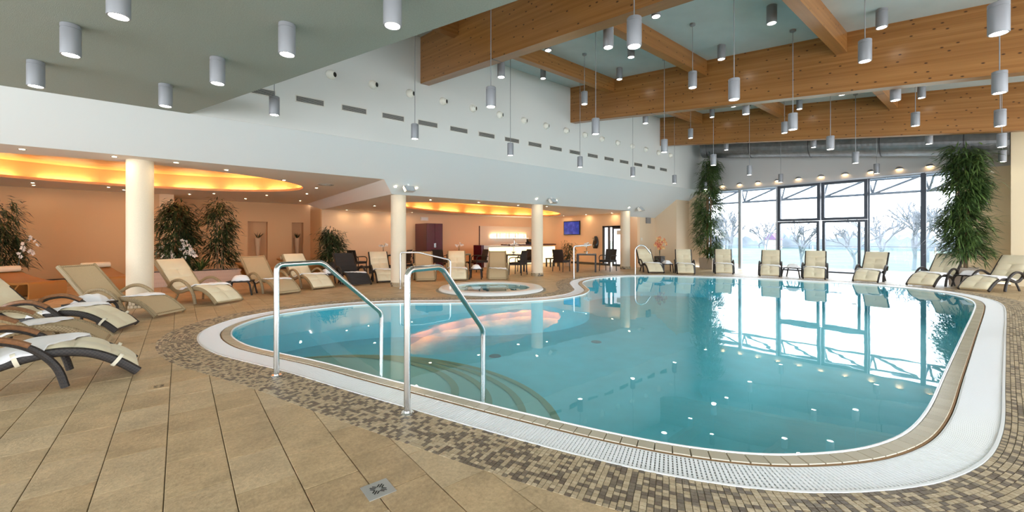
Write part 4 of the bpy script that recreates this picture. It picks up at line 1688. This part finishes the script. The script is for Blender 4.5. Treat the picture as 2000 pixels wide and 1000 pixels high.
# planter box with vertical wooden strips
pb = thing('planter_box', 'long low planter with pinkish vertical strips', 'planter', (.40, 15.72, 0))
MB().box((-1.08, -.36, 0), (1.08, .36, .38)).build('box', 'pot_stone', pb)
MB().box((-1.06, -.34, .38), (1.06, .34, .395)).build('soil', 'soil', pb)
mb = MB()
mb.box((-1.11, -.39, .38), (1.11, -.34, .42)).box((-1.11, .34, .38), (1.11, .39, .42)).box((-1.11, -.34, .38), (-1.06, .34, .42)).box((1.06, -.34, .38), (1.11, .34, .42))
mb.build('top_rim', 'strip_pink', pb)
strip_me = MB().box((-.024, -.012, .01), (.024, 0, .38)).mesh('strip', 'strip_pink')
for k in range(42):
    o = link('strip', strip_me, pb)
    o.location = (-1.06 + k * .0517, -.36, 0)
for k in range(13):
    o = link('strip', strip_me, pb)
    o.location = (1.08, -.33 + k * .055, 0)
    o.rotation_euler = (0, 0, PI / 2)

# spiky grass plants in the planter
def grass_plant(name, label, loc, L, n, seed, lmat='leaf_green', pot=None, spread=.5, z=0.0):
    rnd = random.Random(seed)
    t = thing(name, label, 'plant', loc)
    if pot:
        pot(t)
    mb = MB()
    for k in range(n):
        a = rnd.uniform(0, 2 * PI)
        d = Vector((math.cos(a) * spread, math.sin(a) * spread, rnd.uniform(.5, 1.2)))
        leaf(mb, Vector((rnd.uniform(-.04, .04), rnd.uniform(-.04, .04), z)), d, L * rnd.uniform(.7, 1.1), .014, rnd.uniform(.1, .5), rnd)
    o = mb.build('blade_tuft', lmat, t, raw=True)
    o['kind'] = 'stuff'
    return t


grass_plant('grass_plant', 'spiky green grass plant between the two planter bamboos', (.50, 15.60, .395), .62, 60, 21)
grass_plant('grass_plant', 'low dark grass plant at the planter front', (.28, 15.50, .395), .42, 60, 22, 'leaf_dark')

# orchids
bl = MB()
for k in range(5):
    a = 2 * PI * k / 5
    u, v = Vector((math.cos(a), math.sin(a), 0)), Vector((-math.sin(a), math.cos(a), 0))
    bl.poly([Vector((0, 0, 0)), u * .028 - v * .018 + Vector((0, 0, .006)), u * .046 + Vector((0, 0, .004)), u * .028 + v * .018 + Vector((0, 0, .006))])
blossom = {m_: bl.mesh('blossom', m_) for m_ in ('petal_white', 'petal_mixed')}


def orchid(label, loc, stems, seed, m_='petal_white', pot=None, zb=0.0, scale=1.0, cat='orchid'):
    rnd = random.Random(seed)
    t = thing('orchid', label, cat, loc)
    if pot:
        pot(t)
    for (dx, dy, h) in stems:
        path = catmull([(0, 0, zb), (dx * .15, dy * .15, zb + h * .6), (dx * .5, dy * .5, zb + h), (dx, dy, zb + h * .82)], 8, False)
        MB().tube(path, .006, 5).build('stem', 'leaf_dark', t, True)
        for p in path[10::2]:
            o = link('blossom', blossom[m_], t)
            o.location = Vector(p) + Vector((rnd.uniform(-.05, .05), rnd.uniform(-.05, .05), rnd.uniform(-.04, .04)))
            o.rotation_euler = (PI / 2 + rnd.uniform(-.5, .5), rnd.uniform(-.5, .5), math.atan2(-CAMC, CAMS) + rnd.uniform(-.6, .6))
            s_ = scale * rnd.uniform(.9, 1.4)
            o.scale = (s_, s_, s_)
    mb = MB()
    for k in range(8):
        a = rnd.uniform(0, 2 * PI)
        leaf(mb, Vector((0, 0, zb)), Vector((math.cos(a), math.sin(a), .6)), .26 * scale, .03, .9, rnd)
    mb.build('leaf_rosette', 'leaf_dark', t, raw=True)
    return t


orchid('white orchid with two sprays at the near end of the planter', (-.28, 15.52, .395), [(-.22, -.12, .70), (-.05, -.25, .55), (.12, -.2, .62)], 31, scale=1.25)
orchid('white orchid arching over in the planter middle', (.05, 15.48, .395), [(.10, -.22, .95), (.36, -.2, .62), (.22, -.3, .80)], 32, scale=1.3)
orchid('pale orchid beside the leftmost palm', (-3.28, 16.4, 0), [(.42, .05, 1.08), (.22, .1, .80)], 33, pot=lambda t: round_pot(t, .10, .14, .35, 'pot_dark'), zb=.33, scale=1.1)

# vases in the niches
for k, (x, lab) in enumerate(((2.70, 'tall tapered vase with spiky leaves in the wider niche'), (4.27, 'tall tapered vase with spiky leaves in the narrower niche'))):
    t = thing('niche_vase', lab, 'vase', (x, YB + .18, zb))
    MB().lathe([(.001, 0), (.05, 0), (.13, 1.05), (.115, 1.05), (.10, .98)], 20).build('vase_body', 'vase_tan', t, True)
    rnd = random.Random(40 + k)
    mb = MB()
    for q in range(34):
        a = rnd.uniform(0, 2 * PI)
        leaf(mb, Vector((0, 0, 1.0)), Vector((math.cos(a) * .4, math.sin(a) * .25 - .05, rnd.uniform(.5, 1.1))), rnd.uniform(.3, .5), .012, .3, rnd)
    mb.build('leaf_spray', 'leaf_dark', t, raw=True)

# ------------------------------------------------------------------ cafe furniture
ac = thing('armchair', '', 'chair', (0, 0, 0), 0, 'dark wicker armchairs in the bar area')
MB().cbox((0, 0, .43), (.52, .52, .09)).build('seat', 'wicker_dark', ac)
rows, nr = [], []
for i in range(9):
    f = i / 8
    y = .24 + .10 * f ** 1.3
    rows.append([(-.25 + .5 * j / 6, y + .03 * math.cos(PI * (j / 6 - .5)) - .03, .44 + .48 * f) for j in range(7)])
    nr.append((0, -1, .2))
MB().sheet(rows, -.035, nr).build('backrest', 'wicker_dark', ac, True)
for sx in (-1, 1):
    MB().tube(catmull([(sx * .26, -.24, .40), (sx * .27, -.25, .58), (sx * .27, -.15, .66), (sx * .27, .1, .665), (sx * .26, .27, .64)], 6, False), .018, 8).build('armrest', 'chair_dark', ac, True)
    for sy in (-1, 1):
        MB().tube([(sx * .25, sy * .24, .40), (sx * .255, sy * .26, 0)], .019, 8).build('leg', 'chair_dark', ac, True)
ACH = [(5.5, 16.55, 1.9, 'before the peach wall behind the ribbed lounger'), (7.05, 15.7, -2.4, 'half hidden behind the step column'), (7.15, 14.35, 2.6, 'with its back to the pool right of the step column'),
       (8.55, 15.35, 2.2, 'in front of the burgundy cabinet'), (9.75, 14.15, -1.75, 'facing left before the bar end'), (10.05, 12.0, 3.55, 'turned from the pool before the bar counter'),
       (11.25, 12.9, -1.5, 'half behind the bar column'), (12.45, 12.05, 1.75, 'at the window side table, beside the pot plant'), (14.15, 10.95, -1.45, 'at the window side table, before the glazed door')]
for k, (x, y, rz, lab) in enumerate(ACH):
    L_ = 'dark wicker armchair ' + lab
    if k == 0:
        ac.location = (x, y, 0); ac.rotation_euler = (0, 0, rz); ac['label'] = L_
    else:
        copy_tree(ac, (x, y, 0), rz, L_)
ct = thing('cafe_table', '', 'table', (0, 0, 0), 0, 'dark square cafe tables')
MB().cbox((0, 0, .715), (.80, .80, .05)).build('table_top', 'chair_dark', ct)
MB().cbox((0, 0, .744), (.78, .78, .008)).build('glass_plate', 'table_top', ct)
for sx in (-1, 1):
    for sy in (-1, 1):
        MB().cbox((sx * .365, sy * .365, .345), (.07, .07, .69)).build('leg', 'chair_dark', ct)
CTB = [(13.25, 11.35, .69, 'between two armchairs near the glazed door'), (10.65, 13.0, .69, 'between column and bar counter'), (9.05, 14.65, .69, 'in front of the burgundy cabinet'), (6.35, 16.0, .69, 'behind the column at the ceiling step')]
for k, (x, y, rz, lab) in enumerate(CTB):
    L_ = 'dark square cafe table ' + lab
    if k == 0:
        ct.location = (x, y, 0); ct.rotation_euler = (0, 0, rz); ct['label'] = L_
    else:
        copy_tree(ct, (x, y, 0), rz, L_)
for k, (x, y, rz, lab) in enumerate(CTB):
    sm = lambda t: MB().lathe([(.001, 0), (.035, 0), (.05, .10), (.04, .10), (.035, .08)], 14).build('pot', 'white_ceramic', t, True)
    orchid('small orchid on the cafe table ' + lab, (x, y, .748), [(.14, -.05, .34), (-.13, .02, .30)], 50 + k, pot=sm, zb=.08, scale=.75)
t = orchid('mixed flower arrangement on a stand in the tan wall corner', (16.05, 9.68, 0), [(.2, -.2, .75), (-.2, .1, .62), (.05, .1, .85), (-.3, -.2, .5), (.3, .05, .5)], 61, 'petal_mixed', lambda t: square_pot(t, .32, .62, 'pot_dark'), .56, 1.5, 'flowers')
t = orchid('pink orchid at the right picture edge before the lounger', (9.35, -.40, 0), [(.05, .18, .52), (-.15, .15, .42)], 62, 'petal_mixed', lambda t: round_pot(t, .09, .12, .5, 'pot_dark'), .46, 1.0)

# burgundy cabinet
cbn = thing('wardrobe', 'tall glossy burgundy cabinet at the bar back wall', 'cabinet', (9.47, 18.1, 0))
MB().box((-.43, -.58, 0), (.43, .60, 2.1)).build('carcass', 'burgundy', cbn)
for sx in (-1, 1):
    dd_ = MB().box((sx * .215 - .208, -.602, .06), (sx * .215 + .208, -.582, 2.08)).build('door', 'burgundy', cbn)
    MB().tube([(sx * .03, -.62, .95), (sx * .03, -.62, 1.15)], .008, 6).build('handle', 'steel', dd_)
t = thing('exit_sign', 'small white emergency sign box above the burgundy cabinet', 'sign', (9.66, 18.96, 2.38))
MB().box((-.21, -.04, -.09), (.21, .03, .09)).build('box', 'sign_white', t)
MB().box((-.15, -.043, -.05), (.15, -.041, .05)).build('face', 'white_ceramic', t)

# bar
bar = thing('bar_counter', 'bar counter with glowing cream front and dark top', 'bar', (13.7, 16.0, 0))
MB().box((-2.45, .12, .0), (2.45, .55, .98)).build('carcass', 'counter_pale', bar)
for k in range(6):
    MB().box((-2.05 + k * .75, .085, .08), (-2.05 + k * .75 + .735, .118, .94)).build('glow_panel', 'bar_light', bar)
MB().box((-2.45, .07, .0), (-2.10, .12, 1.0)).build('end_panel', 'counter_pale', bar)
MB().box((-.95, -.12, 1.03), (2.30, .60, 1.09)).build('dark_top', 'counter_dark', bar)
MB().box((-2.45, -.02, .985), (-.95, .60, 1.04)).build('pale_top', 'counter_pale', bar)
MB().box((-2.62, -.05, 0), (-2.46, .60, 1.06)).build('side_cheek', 'burgundy', bar)
t = thing('cash_register', 'black register on the bar counter', 'register', (14.55, 16.25, 1.09))
MB().box((-.30, -.15, 0), (.30, .15, .10)).build('drawer', 'black_plastic', t)
mb = MB(); mb.poly([(-.28, -.10, .10), (.28, -.10, .10), (.28, .02, .26), (-.28, .02, .26)]); mb.box((-.28, .02, .10), (.28, .10, .26))
mb.build('display', 'black_plastic', t)
t = thing('beer_tap', 'small chrome tap on the bar counter', 'tap', (13.35, 16.25, 1.09))
MB().tube([(0, 0, 0), (0, 0, .22), (0, -.08, .24), (0, -.10, .18)], .018, 8).build('spout', 'steel', t, True)
MB().tube([(0, .02, .22), (0, .03, .34)], .012, 8).build('handle', 'black_plastic', t, True)
bpn = thing('bar_back_panel', 'pale glossy panel with dark edge behind the bar', 'panel', (15.0, 18.96, 0))
MB().box((-1.92, 0, .95), (1.92, .03, 2.08)).build('panel', 'bar_panel', bpn)
MB().box((-1.96, -.01, .95), (-1.92, .03, 2.08)).build('edge', 'counter_dark', bpn)
bsh = thing('lit_shelf', 'backlit glass shelf above the bar', 'shelf', (15.15, 18.78, 1.40))
MB().box((-1.35, -.10, -.02), (1.35, .182, 0)).build('shelf_board', 'frosted_glow', bsh)
for k in range(4):
    MB().box((-1.33 + k * .67, .12, .03), (-1.33 + k * .67 + .62, .135, .20)).build('light_box', 'shelf_light', bsh)
rnd = random.Random(77)
gb = MB().lathe([(.001, 0), (.03, 0), (.034, .12), (.03, .12), (.026, .01)], 12).mesh('glass_body', 'white_ceramic', True)
bb_ = MB().lathe([(.001, 0), (.035, 0), (.037, .17), (.015, .22), (.014, .29), (.001, .29)], 12).mesh('bottle_body', 'vase_tan', True)
for k in range(12):
    o = link('bottle', bb_ if k % 3 else gb)
    o.location = (15.15 - 1.25 + k * .225, 18.75, 1.401)
    tag(o, f'{ORD[k]} bottle or glass on the backlit bar shelf, from the left', 'bottle', 'bottles on the backlit bar shelf')
st_ = thing('bar_stool', 'low dark stool in front of the glowing bar front', 'stool', (14.2, 14.35, 0))
MB().cbox((0, 0, .40), (.60, .36, .05)).build('seat', 'chair_dark', st_)
for sx in (-1, 1):
    for sy in (-1, 1):
        MB().cbox((sx * .26, sy * .14, .19), (.06, .05, .38)).build('leg', 'chair_dark', st_)

# television
tv = thing('television', 'flat television with blue picture on the peach wall', 'television', (16.985, 15.6, 1.96))
MB().box((-.05, -.60, -.385), (.012, .60, .385)).build('casing', 'black_plastic', tv)
MB().box((-.053, -.56, -.345), (-.050, .56, .345)).build('screen', 'tv_screen', tv)
# wall mounted dark sculpture
sc_ = thing('wall_sculpture', 'dark rounded wall piece with silver bands beside the glazed door', 'wall decoration', (16.98, 13.95, 1.18))
rows = []
for i in range(13):
    f = i / 12
    hw_ = .17 * math.sin(PI * min(1, .18 + .8 * f)) ** .7 + .02
    rows.append([(-.10 * math.sin(PI * j / 10) * (1 + .3 * math.sin(7 * f)), hw_ * math.cos(PI * j / 10) - .05 * f, -.32 + .64 * f) for j in range(11)])
mb = MB().grid(rows)
mb.f.append(tuple(range(11)))
mb.build('body', 'black_plastic', sc_, True)
for z in (.12, .2):
    MB().tube([(-.145, -.10, z), (-.16, 0, z + .01), (-.145, .09, z)], .012, 6).build('band', 'steel', sc_, True)
# glazed door by the bar
d1 = MB()
d1.box((16.93, DY0, 0), (17.05, DY0 + .07, DZ)).box((16.93, DY1 - .12, 0), (17.05, DY1, DZ)).box((16.93, DY0, DZ - .08), (17.05, DY1, DZ))
d1.box((16.93, 13.02, 0), (17.03, 13.10, DZ)).box((16.93, 12.76, 0), (17.03, 12.84, DZ)).box((16.93, 13.10, 0), (17.03, 13.34, .10)).box((16.93, 12.0, 0), (17.03, 12.78, .10)).box((16.93, 12.0, DZ - .16), (17.03, 12.78, DZ))
d1 = struct(d1.build('door_1', 'frame_dark'), 'dark framed glazed door ajar beside the column')
MB().box((16.97, 13.10, .10), (16.98, 13.33, DZ - .08)).build('pane', 'frosted_glow', d1)
MB().box((16.97, 12.02, .10), (16.98, 12.78, DZ - .16)).build('pane', 'frosted_glow', d1)
t = thing('door_notice', 'small pale notice on the glazed door pane', 'sign', (16.966, 12.45, 1.68))
MB().box((0, -.13, -.10), (.003, .13, .10)).build('sheet', 'sign_white', t)
t = thing('wall_switch', 'small white switch on the tan recess wall', 'switch', (17.35, 11.415, 1.35))
MB().cbox((0, 0, 0), (.08, .016, .12)).build('plate', 'white_ceramic', t)
MB().cbox((0, -.010, 0), (.04, .010, .06)).build('rocker', 'sign_white', t)
t = thing('wall_vent_box', 'small grey box under the soffit on the tan recess wall', 'vent', (17.85, 11.40, 2.28))
MB().box((-.17, -.06, -.16), (.17, .01, .12)).build('housing', 'lamp_grey', t)
for q in range(5):
    MB().box((-.15, -.064, -.13 + q * .05), (.15, -.060, -.11 + q * .05)).build('slat', 'vent_slat', t)
t = thing('wall_sensor', 'small white box on the cream wall strip beside the right palm', 'sensor', (19.66, .72, 2.55))
MB().box((-.08, -.16, -.11), (.01, .16, .11)).build('housing', 'speaker_white', t)
MB().box((-.085, -.12, -.08), (-.081, .12, .02)).build('grille', 'speaker_mesh', t)

# ------------------------------------------------------------------ outside
o = MB().box((XW + .2, -8, -.25), (23.4, 20, -.02)).build('floor_terrace', 'terrace')
struct(o, 'pale concrete terrace outside the windows')
bal = thing('balustrade', 'glass terrace balustrade with thin rail', 'railing', (23.0, 0, -.02))
MB().tube([(0, -6, 1.06), (0, 18, 1.06)], .016, 8).build('top_rail', 'truss_grey', bal, True)
for k in range(13):
    y = -6 + 2 * k
    MB().tube([(0, y, 0), (0, y, 1.06)], .022, 8).build('post', 'steel', bal, True)
    if k < 12:
        MB().box((-.006, y + .05, .08), (.006, y + 1.95, 1.0)).build('pane', 'rail_glass', bal)
tr = thing('steel_truss', 'dark steel roof truss outside the window heads', 'truss', (20.55, 0, 0))
MB().tube([(0, -3, 3.62), (0, 12, 3.62)], .05, 8).build('top_chord', 'truss_grey', tr)
MB().tube([(0, -3, 3.08), (0, 12, 3.08)], .048, 8).build('bottom_chord', 'truss_grey', tr)
for k in range(9):
    y = -1.1 + 1.52 * k
    for q in (-.12, .12):
        MB().tube([(0, y, 3.08), (0, y + q, 3.62)], .034, 6).build('strut', 'truss_grey', tr)
    MB().tube([(0, y, 3.08), (0, y - 1.25, 3.60)], .042, 6).build('diagonal', 'truss_grey', tr)
o = MB().poly([(23.3, -200, -1.2), (330, -200, -1.2), (330, 300, -1.2), (23.3, 300, -1.2)]).build('floor_lawn', 'lawn')
struct(o, 'pale winter lawn outside')


def tree(label, loc, h, seed, spread=.5):
    rnd = random.Random(seed)
    t = thing('bare_tree', label, 'tree', loc)
    mb, br = MB(), MB()

    def grow(p, d, L, r, lev):
        q = p + d * L
        (mb if lev < 1 else br).tube([p, (p + q) / 2 + Vector((rnd.uniform(-.06, .06), rnd.uniform(-.06, .06), 0)) * L, q], r, 5 if lev < 2 else 4, cap=False, rr=[1, .85, .7])
        if lev >= 5:
            return
        for k in range(3 if lev < 4 else 2):
            nd = (d + Vector((rnd.uniform(-1, 1), rnd.uniform(-1, 1), rnd.uniform(-.25, .6))) * spread * 1.3).normalized()
            grow(q if k else p.lerp(q, rnd.uniform(.6, .95)), nd, L * rnd.uniform(.62, .82), r * .72, lev + 1)
    grow(Vector((0, 0, 0)), Vector((rnd.uniform(-.08, .08), rnd.uniform(-.08, .08), 1)), h * .24, h * .020, 0)
    mb.build('trunk', 'bark_hazed', t, raw=True)
    o = br.build('branches', 'bark_hazed', t, raw=True)
    o['kind'] = 'stuff'


TREES = [(58 + 3 * (k % 3), 24.3 + 1.6 * k, 8.2 + (k * 37 % 5) * .3, f'{ORD[k]} bare tree of the copse beyond the silver mullion, from the right') for k in range(6)] + [(44, 21, 6.0, 'slim bare tree seen past the corner palm'), (52, 18.0, 6.4, 'bare tree left of the dark doors'), (40, 11.2, 5.8, 'bare tree seen through the farther terrace door'),
         (42, 8.2, 5.2, 'bare tree seen through the nearer terrace door'), (48, 7.6, 7.0, 'bare tree next to the door side post'), (46, 5.2, 7.5, 'spreading bare tree left of the dark mullion'), (44, 2.9, 8.0, 'large bare tree right of the dark mullion'), (62, 6.0, 9.0, 'distant bare tree behind the spreading one')]
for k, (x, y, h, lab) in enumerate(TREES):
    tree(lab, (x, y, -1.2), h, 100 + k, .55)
rnd = random.Random(5)
for k in range(7):
    mb = MB()
    yc, ww = 4 + k * 11, 10.9
    rows = []
    n_ = 16
    for i in range(n_ + 1):
        y = yc - ww / 2 + ww * i / n_
        hh = (3.2 + 1.6 * rnd.random()) * (math.sin(PI * (i + .6) / (n_ + 1.2)) ** .4)
        rows.append([(118, y, -1.2), (118, y, -1.2 + hh * .7), (120, y, -1.2 + hh), (124, y, -1.2 + hh * .6), (124, y, -1.2)])
    o = mb.grid(rows).build('far_grove', 'far_wood_hazed')
    tag(o, f'{ORD[k]} hazy far grove on the horizon, counted from the right', 'grove', 'far groves on the horizon')
hs = thing('far_house', 'distant house with purple roof seen through the farther door', 'house', (110, 36.5, -1.2))
MB().box((-2, -1.2, 0), (2, 1.2, 2.2)).build('wall', 'house_wall', hs)
mb = MB()
mb.poly([(-2.2, -1.4, 2.2), (-2.2, 1.4, 2.2), (-2.2, 0, 3.9)]).poly([(2.2, -1.4, 2.2), (2.2, 1.4, 2.2), (2.2, 0, 3.9)]).poly([(-2.2, -1.4, 2.2), (2.2, -1.4, 2.2), (2.2, 0, 3.9), (-2.2, 0, 3.9)]).poly([(-2.2, 1.4, 2.2), (2.2, 1.4, 2.2), (2.2, 0, 3.9), (-2.2, 0, 3.9)])
mb.build('roof', 'house_roof', hs)
